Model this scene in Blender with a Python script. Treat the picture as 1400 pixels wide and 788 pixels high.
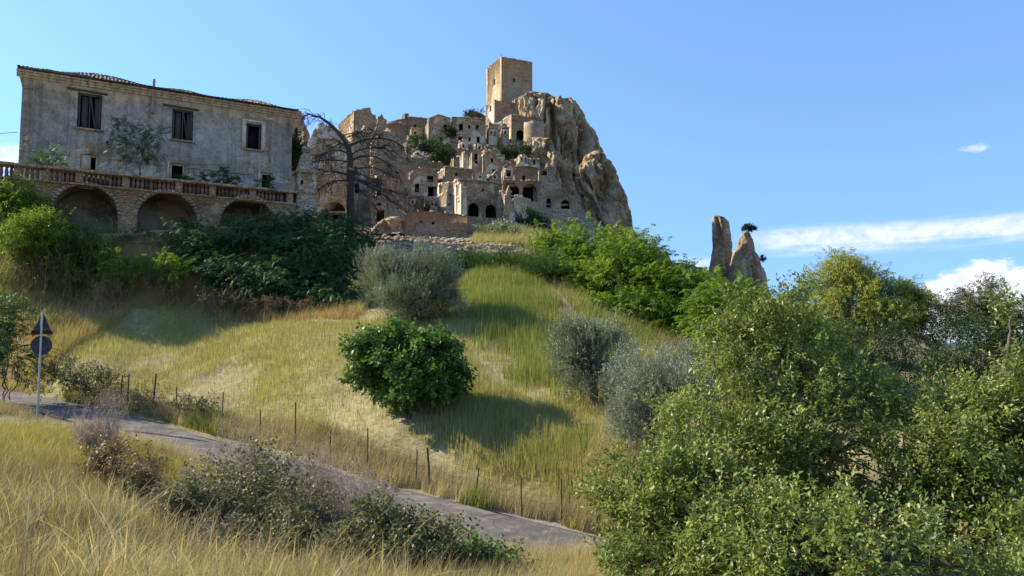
import bpy, math, random, os
import numpy as np
from mathutils import Vector, noise
from mathutils.geometry import tessellate_polygon

S = bpy.context.scene
for o in list(bpy.data.objects): bpy.data.objects.remove(o)
COL = S.collection
R = math.radians

# ------------------------------------------------------------------ camera
F = 1010.0                       # focal length in photograph pixels (1400 wide)
PIT = math.atan(76 / F)
cp, sp = math.cos(PIT), math.sin(PIT)
cam = bpy.data.cameras.new('camera'); cam.sensor_width = 36; cam.lens = 36 * F / 1400
cam.clip_start = .1; cam.clip_end = 20000
co = bpy.data.objects.new('camera', cam); COL.objects.link(co)
co.location = (0, 0, 0); co.rotation_euler = (math.pi / 2 + PIT, 0, 0)
S.camera = co
S.render.resolution_x = 1024; S.render.resolution_y = 576

# ------------------------------------------------------------------ light, sky, exposure
SUN_AZ = R(-78)                 # from forward (+Y) towards the right (+X); negative = left
SUN_EL = R(33)
sd = Vector((math.sin(SUN_AZ) * math.cos(SUN_EL), math.cos(SUN_AZ) * math.cos(SUN_EL), math.sin(SUN_EL)))
sl = bpy.data.lights.new('sun', 'SUN'); sl.energy = 4.3; sl.angle = R(.5); sl.color = (1, .9, .73)
so = bpy.data.objects.new('sun', sl); COL.objects.link(so)
so.rotation_euler = sd.to_track_quat('Z', 'Y').to_euler(); so.location = (-60, 10, 60)
S.view_settings.view_transform = 'Standard'; S.view_settings.look = 'None'
S.view_settings.exposure = 1.2; S.view_settings.gamma = 1; S.view_settings.use_curve_mapping = False

W = bpy.data.worlds.new('World'); S.world = W; W.use_nodes = True
def build_world():
    nt = W.node_tree; N = nt.nodes; L = nt.links; N.clear()
    def val(x, sock):
        if isinstance(x, (int, float)): sock.default_value = x
        else: L.new(x, sock)
    def M(op, a, b=0, c=None, clamp=False):
        n = N.new('ShaderNodeMath'); n.operation = op; n.use_clamp = clamp
        val(a, n.inputs[0]); val(b, n.inputs[1])
        if c is not None: val(c, n.inputs[2])
        return n.outputs[0]
    def SS(x, a, b):
        n = N.new('ShaderNodeMapRange'); n.interpolation_type = 'SMOOTHSTEP'
        L.new(x, n.inputs[0]); val(a, n.inputs[1]); val(b, n.inputs[2]); return n.outputs[0]
    sky = N.new('ShaderNodeTexSky'); sky.sky_type = 'NISHITA'; sky.sun_disc = False
    sky.sun_elevation = SUN_EL; sky.sun_rotation = SUN_AZ
    sky.air_density = 1.0; sky.dust_density = .1; sky.ozone_density = 1.8; sky.altitude = 300
    tc = N.new('ShaderNodeTexCoord')
    sx = N.new('ShaderNodeSeparateXYZ'); L.new(tc.outputs['Generated'], sx.inputs[0])
    # thin dry air: sample the sky model a little above each direction so that the blue carries on down to the horizon
    cx = N.new('ShaderNodeCombineXYZ'); L.new(sx.outputs[0], cx.inputs[0]); L.new(sx.outputs[1], cx.inputs[1])
    L.new(M('ADD', M('MULTIPLY', M('MAXIMUM', sx.outputs[2], -.1), .72), .27), cx.inputs[2])
    vm = N.new('ShaderNodeVectorMath'); vm.operation = 'NORMALIZE'; L.new(cx.outputs[0], vm.inputs[0]); L.new(vm.outputs[0], sky.inputs[0])
    tint = N.new('ShaderNodeMixRGB'); tint.blend_type = 'MULTIPLY'; tint.inputs[0].default_value = 1; L.new(sky.outputs[0], tint.inputs[1]); tint.inputs[2].default_value = (.71, .855, 1.0, 1)
    az = M('MULTIPLY', M('ARCTAN2', sx.outputs[0], sx.outputs[1]), 180 / math.pi)
    el = M('MULTIPLY', M('ARCSINE', sx.outputs[2]), 180 / math.pi)
    cb = N.new('ShaderNodeCombineXYZ'); L.new(az, cb.inputs[0]); L.new(el, cb.inputs[1])
    def nz(sxx, syy, detail=6, rough=.6, off=0):
        mp = N.new('ShaderNodeMapping'); L.new(cb.outputs[0], mp.inputs[0])
        mp.inputs[3].default_value = (sxx, syy, 1); mp.inputs[1].default_value = (off, off * .7, 0)
        t = N.new('ShaderNodeTexNoise'); t.inputs['Scale'].default_value = 1
        t.inputs['Detail'].default_value = detail; t.inputs['Roughness'].default_value = rough
        L.new(mp.outputs[0], t.inputs[0]); return t.outputs[0]
    big = nz(.10, .18, 3, .5, 3.1)
    st = nz(.09, 1.1, 6, .62, 1.3)            # streaky
    pf = nz(.55, .8, 9, .62, 7.7)             # puffy
    # long thin bank, thickest right of the pinnacles
    e0 = M('ADD', M('MULTIPLY', M('SUBTRACT', st, .5), 1.6), M('SUBTRACT', el, 7.45))
    band = M('MULTIPLY', M('SUBTRACT', 1, SS(M('ABSOLUTE', e0), .3, 1.25)), SS(az, 16.5, 21))
    band = M('MULTIPLY', band, SS(M('ADD', M('MULTIPLY', st, 1.0), M('MULTIPLY', pf, .35)), .36, .72))
    band = M('MULTIPLY', band, M('SUBTRACT', 1, SS(az, 60, 85)))
    e1 = M('ADD', M('MULTIPLY', M('SUBTRACT', pf, .5), 1.2), M('SUBTRACT', el, 6.0))
    wisp = M('MULTIPLY', M('SUBTRACT', 1, SS(M('ABSOLUTE', e1), 0, .75)), M('MULTIPLY', SS(az, 10.5, 14), M('SUBTRACT', 1, SS(az, 15, 17.5))))
    # cumulus heads along the horizon: right, and low ones elsewhere
    crest = M('ADD', M('MULTIPLY', M('SUBTRACT', big, .5), 2.5), 2.6)
    crest = M('ADD', crest, M('MULTIPLY', SS(az, 26, 32), 2.7))
    crest = M('ADD', crest, M('MULTIPLY', M('SUBTRACT', pf, .5), 2.6))
    cum = SS(M('SUBTRACT', crest, el), -.1, .5)
    cum = M('MULTIPLY', cum, SS(el, -2, 1.5))
    reg = M('MAXIMUM', SS(az, 22, 27), M('SUBTRACT', 1, SS(az, -42, -34)))
    cum = M('MULTIPLY', cum, M('MULTIPLY', reg, .95))
    lx = M('DIVIDE', M('SUBTRACT', az, -35.0), 3.5); ly = M('DIVIDE', M('SUBTRACT', el, 11.8), 1.2)
    lf = M('MULTIPLY', SS(M('SUBTRACT', M('ADD', 1.0, M('MULTIPLY', M('SUBTRACT', pf, .5), 2)), M('SQRT', M('ADD', M('MULTIPLY', lx, lx), M('MULTIPLY', ly, ly)))), 0, .7), .7)
    dx = M('DIVIDE', M('SUBTRACT', az, 32.4), 1.3); dy = M('DIVIDE', M('SUBTRACT', el, 12.75), .5)
    dd = M('SQRT', M('ADD', M('MULTIPLY', dx, dx), M('MULTIPLY', dy, dy)))
    small = SS(M('SUBTRACT', M('ADD', .75, M('MULTIPLY', M('SUBTRACT', pf, .5), 2.2)), dd), 0, .8)
    m = M('MAXIMUM', M('MAXIMUM', M('MULTIPLY', band, .74), M('MULTIPLY', wisp, .45)), M('MAXIMUM', cum, M('MULTIPLY', small, .75)))
    m = M('MAXIMUM', m, lf)
    pf2 = nz(.9, 1.3, 6, .6, 2.2)
    cr = N.new('ShaderNodeMixRGB'); L.new(SS(pf2, .35, .6), cr.inputs[0])
    cr.inputs[1].default_value = (2.6, 2.8, 3.2, 1); cr.inputs[2].default_value = (3.5, 3.5, 3.55, 1)
    mx = N.new('ShaderNodeMixRGB'); L.new(m, mx.inputs[0]); L.new(tint.outputs[0], mx.inputs[1]); L.new(cr.outputs[0], mx.inputs[2])
    bg = N.new('ShaderNodeBackground'); L.new(mx.outputs[0], bg.inputs[0]); bg.inputs[1].default_value = .15
    ou = N.new('ShaderNodeOutputWorld'); L.new(bg.outputs[0], ou.inputs[0])
build_world()

# ------------------------------------------------------------------ projection helpers (photograph pixel + forward distance -> point)
def ray(px, py):
    u = (px - 700) / F; v = (394 - py) / F
    return np.array([u, cp - v * sp, sp + v * cp])
def P(px, py, d):
    r = ray(px, py); return r * (d / r[1])
def on_plane(px, py, O, e):
    """pixel ray met with the vertical plane through O along e -> (s, z)"""
    r = ray(px, py); n = (-e[1], e[0])
    t = (n[0] * O[0] + n[1] * O[1]) / (n[0] * r[0] + n[1] * r[1])
    p = r * t
    return (p[0] - O[0]) * e[0] + (p[1] - O[1]) * e[1], p[2]

# ------------------------------------------------------------------ mesh helpers
def tag(o, label=None, cat=None, group=None, kind=None):
    if label: o['label'] = label
    if cat: o['category'] = cat
    if group: o['group'] = group
    if kind: o['kind'] = kind
    return o
def empty(name, loc, label=None, cat=None, group=None):
    o = bpy.data.objects.new(name, None); COL.objects.link(o); o.location = tuple(float(x) for x in loc); o.empty_display_size = .3
    return tag(o, label, cat, group)
class MB:
    def __init__(s): s.v = []; s.f = []; s.n = 0; s.r = []
    def add(s, V, Fs, rnd=None):
        V = np.asarray(V, float).reshape(-1, 3)
        s.v.append(V); s.f.append(np.asarray(Fs, np.int64) + s.n); s.n += len(V)
        s.r.append(np.full(len(V), .5) if rnd is None else np.broadcast_to(rnd, (len(V),)))
    def box(s, c, hx, hy, hz, ex=(1, 0, 0), ey=(0, 1, 0), ez=(0, 0, 1)):
        c = np.array(c, float); ex, ey, ez = np.array(ex, float), np.array(ey, float), np.array(ez, float)
        V = [c + ex * hx * a + ey * hy * b + ez * hz * d for d in (-1, 1) for a, b in ((-1, -1), (1, -1), (1, 1), (-1, 1))]
        s.add(V, [[0, 3, 2, 1], [4, 5, 6, 7], [0, 1, 5, 4], [1, 2, 6, 5], [2, 3, 7, 6], [3, 0, 4, 7]])
    def tube(s, pts, rad, n=6, rnd=None):
        pts = np.asarray(pts, float); m = len(pts); rad = np.broadcast_to(np.asarray(rad, float), (m,))
        T = np.gradient(pts, axis=0); T /= np.linalg.norm(T, axis=1)[:, None] + 1e-9
        up = np.array([0, 0, 1.]) if abs(T[0][2]) < .9 else np.array([1., 0, 0])
        A = np.cross(T, up); A /= np.linalg.norm(A, axis=1)[:, None] + 1e-9; B = np.cross(T, A)
        a = np.arange(n) * 2 * math.pi / n
        V = pts[:, None] + rad[:, None, None] * (np.cos(a)[None, :, None] * A[:, None] + np.sin(a)[None, :, None] * B[:, None])
        i = np.arange(m - 1)[:, None] * n; j = np.arange(n)[None]; k = (j + 1) % n
        Q = np.stack([i + j, i + k, i + n + k, i + n + j], -1).reshape(-1, 4)
        s.add(V.reshape(-1, 3), Q, rnd)
    def grid(s, G, wrap=False, rnd=None):
        m, n = G.shape[:2]
        i = np.arange(m - 1)[:, None] * n; nn = n if wrap else n - 1
        j = np.arange(nn)[None]; k = (j + 1) % n
        Q = np.stack([i + j, i + k, i + n + k, i + n + j], -1).reshape(-1, 4)
        s.add(G.reshape(-1, 3), Q, rnd)
    def mesh(s, name, off=(0, 0, 0), smooth=False, rnd=False):
        V = (np.concatenate(s.v) - np.array(off)).astype(np.float32)
        me = bpy.data.meshes.new(name)
        tot = np.concatenate([np.full(len(f), f.shape[1]) for f in s.f if len(f)])
        lv = np.concatenate([f.ravel() for f in s.f if len(f)])
        me.vertices.add(len(V)); me.vertices.foreach_set('co', V.ravel())
        me.loops.add(len(lv)); me.loops.foreach_set('vertex_index', lv.astype(np.int32))
        me.polygons.add(len(tot)); me.polygons.foreach_set('loop_start', np.concatenate([[0], np.cumsum(tot)[:-1]]).astype(np.int32))
        if smooth: me.polygons.foreach_set('use_smooth', np.ones(len(tot), bool))
        if rnd:
            a = me.attributes.new('rnd', 'FLOAT', 'POINT'); a.data.foreach_set('value', np.concatenate(s.r).astype(np.float32))
        me.update(calc_edges=True)
        return me
    def build(s, name, mat, parent=None, smooth=False, rnd=False):
        off = (0, 0, 0) if parent is None else parent_loc(parent)
        if parent is None:
            V = np.concatenate(s.v); off = V.mean(0); off[2] = V[:, 2].min()
        me = s.mesh(name, off, smooth, rnd); me.materials.append(mat)
        o = bpy.data.objects.new(name, me); COL.objects.link(o)
        if parent is not None: o.parent = parent
        else: o.location = off
        return o
def parent_loc(p):
    l = np.zeros(3)
    while p is not None: l += np.array(p.location); p = p.parent
    return l

# numpy value noise -------------------------------------------------
def _h(i, j, k, s):
    n = (i.astype(np.int64) * 374761393 + j.astype(np.int64) * 668265263 + k.astype(np.int64) * 2147483647 + s * 974634777) & 0xffffffff
    n = ((n ^ (n >> 13)) * 1274126177) & 0xffffffff
    return ((n ^ (n >> 16)) & 0xffff) / 65535.0
def vn(x, y, z=None, s=0):
    x = np.asarray(x, float); y = np.asarray(y, float); z = np.zeros_like(x) if z is None else np.asarray(z, float)
    i, j, k = np.floor(x), np.floor(y), np.floor(z); u, v, w = x - i, y - j, z - k
    u, v, w = u * u * (3 - 2 * u), v * v * (3 - 2 * v), w * w * (3 - 2 * w)
    o = 0
    for a in (0, 1):
        for b in (0, 1):
            for c in (0, 1):
                o = o + _h(i + a, j + b, k + c, s) * (u if a else 1 - u) * (v if b else 1 - v) * (w if c else 1 - w)
    return o
def fbm(x, y, z=None, s=0, o=4, g=.5):
    t = 0; a = 1; n = 0
    for q in range(o):
        m = 2.03 ** q
        t = t + a * vn(x * m, y * m, None if z is None else z * m, s + q); n += a; a *= g
    return t / n - .5
def sstep(a, b, x):
    t = np.clip((x - a) / (b - a), 0, 1); return t * t * (3 - 2 * t)

# ------------------------------------------------------------------ materials
def newmat(name):
    m = bpy.data.materials.new(name); m.use_nodes = True
    nt = m.node_tree; nt.nodes.clear()
    ou = nt.nodes.new('ShaderNodeOutputMaterial')
    b = nt.nodes.new('ShaderNodeBsdfPrincipled'); nt.links.new(b.outputs[0], ou.inputs[0])
    b.inputs['Roughness'].default_value = .85; b.inputs['Specular IOR Level'].default_value = .25
    return m, nt, b, ou
class NT:
    def __init__(s, nt): s.nt = nt; s.N = nt.nodes; s.L = nt.links; s.tc = s.N.new('ShaderNodeTexCoord').outputs['Object']
    def pos(s): s.tc = s.N.new('ShaderNodeNewGeometry').outputs['Position']; return s
    def map(s, scale):
        m = s.N.new('ShaderNodeMapping'); s.L.new(s.tc, m.inputs[0]); m.inputs[3].default_value = scale; return m.outputs[0]
    def noise(s, sc, det=5, ro=.6, vec=None, dist=0):
        t = s.N.new('ShaderNodeTexNoise'); t.inputs['Scale'].default_value = sc; t.inputs['Detail'].default_value = det
        t.inputs['Roughness'].default_value = ro; t.inputs['Distortion'].default_value = dist
        s.L.new(vec or s.tc, t.inputs[0]); return t.outputs[0]
    def vor(s, sc, feat='F1', vec=None, out='Distance'):
        t = s.N.new('ShaderNodeTexVoronoi'); t.feature = feat; t.inputs['Scale'].default_value = sc
        s.L.new(vec or s.tc, t.inputs[0]); return t.outputs[out]
    def ramp(s, x, stops):
        r = s.N.new('ShaderNodeValToRGB'); s.L.new(x, r.inputs[0]); e = r.color_ramp.elements
        while len(e) < len(stops): e.new(.5)
        for q, (p, c) in enumerate(stops):
            e[q].position = p; e[q].color = (c, c, c, 1) if isinstance(c, (int, float)) else (*c, 1)
        return r.outputs[0]
    def mix(s, f, a, b, typ='MIX'):
        n = s.N.new('ShaderNodeMixRGB'); n.blend_type = typ
        for x, k in ((f, 0), (a, 1), (b, 2)):
            if isinstance(x, (int, float)): n.inputs[k].default_value = x if k == 0 else (x, x, x, 1)
            elif isinstance(x, tuple): n.inputs[k].default_value = (*x, 1)
            else: s.L.new(x, n.inputs[k])
        return n.outputs[0]
    def math(s, op, a, b=0.):
        n = s.N.new('ShaderNodeMath'); n.operation = op
        for x, k in ((a, 0), (b, 1)):
            if isinstance(x, (int, float)): n.inputs[k].default_value = x
            else: s.L.new(x, n.inputs[k])
        return n.outputs[0]
    def bump(s, h, bsdf, strength=.5, dist=.05):
        n = s.N.new('ShaderNodeBump'); n.inputs['Strength'].default_value = strength; n.inputs['Distance'].default_value = dist
        s.L.new(h, n.inputs['Height']); s.L.new(n.outputs[0], bsdf.inputs['Normal'])
    def attr(s, name, out='Fac'):
        a = s.N.new('ShaderNodeAttribute'); a.attribute_name = name; return a.outputs[out]

def stone(name, dark, mid, lite, cell=3.2, stain=.5, mortar=.55, bump=.6, plaster=None, pl=.5, zs=1.5):
    """rubble masonry: stones by Voronoi cells, joints, big stains; optional plaster patches"""
    m, nt, b, ou = newmat(name); T = NT(nt)
    vec = T.map((1, 1, zs))
    wob = T.noise(2.5, 3, .5)
    id_ = T.vor(cell, 'F1', vec, 'Color'); ed = T.vor(cell, 'DISTANCE_TO_EDGE', vec)
    sep = T.N.new('ShaderNodeSeparateColor'); T.L.new(id_, sep.inputs[0])
    c = T.ramp(sep.outputs[0], [(0, dark), (.5, mid), (1, lite)])
    fine = T.noise(9, 6, .7)
    c = T.mix(.65, c, T.ramp(fine, [(.3, dark), (.5, mid), (.72, lite)]))
    j = T.ramp(ed, [(0, mortar), (.09, 1.)])
    c = T.mix(1, c, j, 'MULTIPLY')
    big = T.noise(.35, 5, .65)
    c = T.mix(stain, c, T.ramp(big, [(.33, .42), (.5, .95), (.68, 1.3)]), 'MULTIPLY')
    h = T.math('ADD', T.math('MULTIPLY', T.ramp(ed, [(0, 0.), (.15, 1.)]), .6), T.math('MULTIPLY', fine, .9))
    if plaster:
        pm = T.ramp(T.noise(.55, 7, .62), [(pl - .02, 0.), (pl + .02, 1.)])
        pc = T.mix(.7, plaster, T.ramp(T.noise(1.3, 8, .7), [(.3, .55), (.5, 1.), (.7, 1.2)]), 'MULTIPLY')
        c = T.mix(pm, c, pc); h = T.math('ADD', T.math('MULTIPLY', h, T.math('SUBTRACT', 1.1, pm)), pm)
    T.L.new(c, b.inputs['Base Color']); T.bump(h, b, bump, .08)
    b.inputs['Roughness'].default_value = .95; b.inputs['Specular IOR Level'].default_value = .1
    return m
def plain(name, a, bcol, sc=4, bump=.3, dist=.02, rough=.85, det=6, spec=.2, metal=0):
    m, nt, b, ou = newmat(name); T = NT(nt)
    f = T.noise(sc, det, .65)
    T.L.new(T.ramp(f, [(.3, a), (.7, bcol)]), b.inputs['Base Color']); T.bump(f, b, bump, dist)
    b.inputs['Roughness'].default_value = rough; b.inputs['Specular IOR Level'].default_value = spec; b.inputs['Metallic'].default_value = metal
    return m
def leafmat(name, cols, trans=.3, rough=.5, spec=.3):
    m, nt, b, ou = newmat(name); T = NT(nt)
    n = len(cols)
    c = T.ramp(T.attr('rnd'), [(q / max(1, n - 1), k) for q, k in enumerate(cols)])
    T.L.new(c, b.inputs['Base Color']); b.inputs['Roughness'].default_value = rough; b.inputs['Specular IOR Level'].default_value = spec
    tr = T.N.new('ShaderNodeBsdfTranslucent'); T.L.new(T.mix(1, c, (1.25, 1.2, .7), 'MULTIPLY'), tr.inputs[0])
    mx = T.N.new('ShaderNodeMixShader'); mx.inputs[0].default_value = trans
    T.L.new(b.outputs[0], mx.inputs[1]); T.L.new(tr.outputs[0], mx.inputs[2]); T.L.new(mx.outputs[0], ou.inputs[0])
    return m

MT = dict(
  wood=plain('weathered_wood', (.05, .045, .04), (.11, .10, .09), 14),
  void=plain('painted_dark_opening', (.006, .006, .006), (.014, .012, .010), 6),  # near-black colour that paints the darkness inside openings
  bark=plain('bark', (.06, .045, .03), (.15, .12, .09), 9, .8, .03),
  palebark=plain('pale_bark', (.18, .15, .11), (.38, .34, .27), 5, .5, .02),
  deadbark=plain('dead_bark', (.04, .03, .024), (.10, .078, .06), 8, .7, .03),
  twig=plain('dry_twigs', (.20, .15, .11), (.42, .34, .26), 5),
  rust=plain('rusty_iron', (.05, .035, .028), (.14, .08, .05), 18, .4, .01),
  metal=plain('galvanised_steel', (.30, .31, .32), (.42, .43, .43), 20, .1, .005, .45, 4, .5, .7),
  signback=plain('grey_sign_back', (.045, .05, .06), (.08, .085, .10), 9, .1, .005, .8, 4, .1, 0),
  signred=plain('faded_red_edge', (.05, .010, .010), (.08, .016, .015), 9, .1, .005, .5),
  tile=plain('old_roof_tiles', (.16, .10, .07), (.44, .33, .24), 5, .5, .03),
  lime_sunlit=stone('limewash_and_sunlit_wall', (0.454, 0.344, 0.217), (0.669, 0.523, 0.351), (0.740, 0.667, 0.473), 2.5, .5, .85, .35),  # limewash; also paints sunlight onto left flanks, buttress and parapet
  tuff=stone('tan_rubble_masonry', (0.251, 0.178, 0.106), (0.454, 0.333, 0.207), (0.669, 0.517, 0.340), 3.0, .55, .5, .8),
  greyst=stone('grey_brown_rubble', (0.239, 0.178, 0.116), (0.448, 0.339, 0.223), (0.634, 0.505, 0.351), 3.0, .6, .5, .8),
  brick=stone('brown_brick_rubble', (0.239, 0.161, 0.097), (0.430, 0.299, 0.181), (0.622, 0.460, 0.292), 4.2, .5, .5, .7, zs=3),
  mixed=stone('patchy_rendered_rubble', (0.263, 0.190, 0.115), (0.484, 0.356, 0.223), (0.682, 0.529, 0.351), 3.0, .5, .5, .8, (0.550, 0.460, 0.336), .53),
  towerst=stone('tower_ashlar', (0.299, 0.213, 0.128), (0.467, 0.344, 0.213), (0.598, 0.448, 0.287), 2.2, .3, .55, .7, zs=1.3),
)
# ------------------------------------------------------------------ terrain: thin plate spline through surveyed points
CPX = [  # (pixel x, pixel y, distance) of ground that the photograph shows
 (0,788,5.2),(300,805,7.6),(0,700,8.6),(0,600,16.5),(200,722,9.2),(200,640,15),(50,582,24),(500,788,8),(350,772,9.8),(450,795,8.8),(250,745,10.6),(620,805,10.3),(120,600,19.5),
 (165,545,28),(305,590,24),(403,603,22.7),(503,635,20.7),(585,660,19.5),(713,690,18),(800,705,17.2),
 (560,566,22.5),(300,480,33),(150,440,36),(100,500,30.5),(250,415,38),(400,440,34.5),(440,500,28),(565,440,32.5),(650,520,25.5),(740,600,20.8),
 (820,570,21.8),(810,550,23.2),(700,440,32),(680,380,41),(770,430,34),(700,352,47),(850,480,31),(950,510,27),(880,612,18.6),
 (100,392,38.3),(0,400,36),(0,335,39),(100,333,39.5),(200,322,41),(300,318,43),(430,318,47),(350,405,40),(480,405,43),(470,330,51),(60,328,40.2),(117,320,41.2),(230,314,42.7),(340,312,44.9),(117,333,44),(230,326,46),(340,322,48.5),
 (540,335,56),(600,338,54),(700,338,55),(640,326,61),(560,326,61),(770,345,54),(700,312,68),(740,325,62),
 (480,295,70),(600,292,75),(690,290,78),(660,250,88),(640,212,105),(600,205,108),(545,180,120),(700,175,126),(740,290,88),(800,305,95),(690,152,138),(650,172,132),(620,180,126),(560,240,86),
 (880,352,78),(950,385,74),(1000,395,108),(1040,405,108),(920,360,100),(1150,455,60),(1300,480,75),(1400,490,60),(1000,560,22),(1200,600,20),(1400,600,18),
 (1000,700,13.5),(1300,760,9),(1100,520,36),(1300,540,34)]
CPW = [(0,0,-1.65),(-6,-4,-1.6),(6,-3,-1.9),(-15,-15,-1.6),(15,-15,-2.2),(4,4,-2.2),(-14,5,-1.6),(-22,14,-1.6),(14,4,-2.6),(30,6,-3.5),(30,-15,-3.5),(-30,-15,-1.5),
 (-30,22,-1.9),(-45,25,-1.0),(-60,0,-1),(-60,30,2),(-45,40,6),(-70,60,10),(-60,100,16),(-90,140,16),(-40,75,11.5),(-35,100,18),(-30,130,34),(-22,160,38),(-2,162,40),(8,190,24),(-40,200,20),(20,230,5),(-80,230,5),
 (45,120,4),(60,160,-8),(60,60,-4),(90,100,-14),(100,40,-10),(120,180,-24),(140,0,-14),(60,230,-16),(150,100,-24),(36,92,5),(30,128,6),(27,112,6.5),(25,100,7.5),(24,145,9),(40,150,-2)]
_pts = np.array([P(*c) for c in CPX] + [np.array(c, float) for c in CPW])
def _phi(r2): return .5 * r2 * np.log(r2 + 1e-12)
_sc = 1 / 50.
def _solve():
    X = _pts[:, :2] * _sc; n = len(X)
    D = ((X[:, None] - X[None]) ** 2).sum(-1)
    A = np.zeros((n + 3, n + 3)); A[:n, :n] = _phi(D) + np.eye(n) * 2e-4
    A[:n, n] = 1; A[:n, n + 1:] = X; A[n, :n] = 1; A[n + 1:, :n] = X.T
    b = np.zeros(n + 3); b[:n] = _pts[:, 2]
    return np.linalg.solve(A, b)
_w = _solve()
def tps(x, y):
    x = np.asarray(x, float).ravel(); y = np.asarray(y, float).ravel(); out = np.empty(len(x)); n = len(_pts)
    C = _pts[:, :2] * _sc
    for a in range(0, len(x), 20000):
        q = np.stack([np.clip(x[a:a + 20000], -95, 155), np.clip(y[a:a + 20000], -18, 235)], 1) * _sc
        D = ((q[:, None] - C[None]) ** 2).sum(-1)
        out[a:a + 20000] = _phi(D) @ _w[:n] + _w[n] + q @ _w[n + 1:]
    return out
ROAD = np.array([P(*c) for c in [(-420,470,44),(-150,512,35),(0,541,29),(100,563,26),(200,591,23.5),(330,628,21),(480,670,19),(620,704,17.5),(780,746,16),(900,778,15.2),(1080,822,14.2),(1400,880,13)]])
def road_near(x, y):
    x = np.asarray(x, float).ravel(); y = np.asarray(y, float).ravel()
    best = np.full(len(x), 1e9); z = np.zeros(len(x)); side = np.zeros(len(x))
    for a, b in zip(ROAD[:-1], ROAD[1:]):
        dx, dy = b[0] - a[0], b[1] - a[1]; l2 = dx * dx + dy * dy
        t = np.clip(((x - a[0]) * dx + (y - a[1]) * dy) / l2, 0, 1)
        d = np.hypot(x - a[0] - t * dx, y - a[1] - t * dy); m = d < best
        best[m] = d[m]; z[m] = (a[2] + t * (b[2] - a[2]))[m]; side[m] = np.sign(dx * (y - a[1]) - dy * (x - a[0]))[m]
    return best, z, side
RW = 1.08
def zt(x, y, rough=True):
    x = np.asarray(x, float).ravel(); y = np.asarray(y, float).ravel()
    z = tps(x, y)
    if rough:
        z = z + fbm(x * .8, y * .8, s=3) * .22 + fbm(x * .15, y * .15, s=9) * .5 * sstep(12, 30, np.abs(y))
        dirt = sstep(47, 52, y) * (1 - sstep(62, 70, y)) * sstep(-16, -11, x) * (1 - sstep(4, 8, x))
        z = z + dirt * (np.abs(fbm(x * .12 + 3, y * .9, s=21)) * 1.5 - .2)
        far = sstep(62, 75, y) * (1 - sstep(150, 170, y)) * sstep(-60, -30, x)
        z = z + far * (np.abs(fbm(x * .25, y * .25, s=31)) * 3.4 - .8)
    rr = np.hypot(x, y - 60); w = sstep(150, 420, rr)
    z = z * (1 - w) + w * (-38 + fbm(x * .002, y * .002, s=5) * 30)
    rd, rz, sd_ = road_near(x, y); w = 1 - sstep(RW + .2, RW + 1.6, rd)
    return z * (1 - w) + (rz - .05) * w
def zt1(x, y): return float(zt([x], [y])[0])
def G(px, py, d, sink=.0):
    """ground point under the given pixel column at distance d"""
    p = P(px, py, d); p[2] = zt1(p[0], p[1]) - sink; return p

def inpoly(x, y, poly):
    r = np.zeros(len(x), bool); n = len(poly)
    for i in range(n):
        x0, y0 = poly[i]; x1, y1 = poly[(i + 1) % n]
        c = ((y0 > y) != (y1 > y)) & (x < (x1 - x0) * (y - y0) / (y1 - y0 + 1e-12) + x0); r ^= c
    return r
def poly_px(l): return [tuple(P(*c)[:2]) for c in l]
FIELD = poly_px([(80,498,30.5),(110,462,34),(180,425,37.5),(260,416,38),(400,440,35),(480,452,33.5),(560,440,34),(610,385,41),(640,362,46),(720,350,47.5),(770,420,36),(850,500,30),(840,580,21.5),(830,700,17.3),(713,688,18.1),(585,658,19.6),(503,633,20.8),(403,601,22.8),(305,588,24.1),(165,543,28)])

def grow(a, b, step, f=1.12):
    l = [a]; s = step
    while l[-1] < b: s *= f; l.append(l[-1] + s)
    return l
gx = np.array([-v for v in grow(44, 6000, .45)][::-1] + list(np.arange(-43.6, 40, .42)) + grow(40, 6000, .45))
gy = np.array([-v for v in grow(6, 3000, .5)][::-1] + list(np.arange(-5.6, 56, .38)) + list(np.arange(56, 140, .8)) + grow(140, 9000, .9))
GX, GY = np.meshgrid(gx, gy)
fx, fy = GX.ravel(), GY.ravel(); fz = zt(fx, fy)
mb = MB(); mb.grid(np.stack([GX, GY, fz.reshape(GX.shape)], -1))
# real ground colour by place: straw field, green strip, brown bank, tan dirt, stony town hill
def lerp3(c, w, k): return c * (1 - w[:, None]) + np.array(k)[None] * w[:, None]
colr = np.tile(np.array([.30, .245, .12]), (len(fx), 1))
pn = fbm(fx * .22, fy * .22, s=40) ; pn2 = fbm(fx * .6, fy * .6, s=44)
infield = inpoly(fx, fy, FIELD).astype(float)
colr = lerp3(colr, infield, (.30, .255, .14))
colr = lerp3(colr, infield * sstep(-.05, .12, pn), (.27, .25, .08))
colr = lerp3(colr, infield * sstep(.08, .25, pn2), (.33, .27, .17))
bank = sstep(37.5, 39.5, fy + (fx + 18) * .05) * (1 - sstep(55, 58, fy)) * (1 - sstep(-12, -9, fx)) * (1 - infield)
colr = lerp3(colr, bank, (.24, .165, .085)); colr = lerp3(colr, bank * sstep(-.05, .15, pn2), (.33, .25, .12))
dirt = sstep(47, 50, fy) * sstep(-13, -11, fx) * (1 - infield)
colr = lerp3(colr, dirt, (.30, .225, .155)); colr = lerp3(colr, dirt * sstep(0, .2, pn2), (.26, .16, .115))
town = sstep(60, 64, fy); colr = lerp3(colr, town, (.29, .235, .17))
colr = lerp3(colr, town * sstep(.12, .22, pn), (.20, .18, .08))
grn = sstep(52, 56, fy) * (1 - sstep(66, 70, fy)) * sstep(-2, 3, fx); colr = lerp3(colr, grn * .8, (.27, .245, .10))
far = sstep(130, 260, np.hypot(fx, fy - 40)); colr = lerp3(colr, far, (.19, .19, .10))
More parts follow.
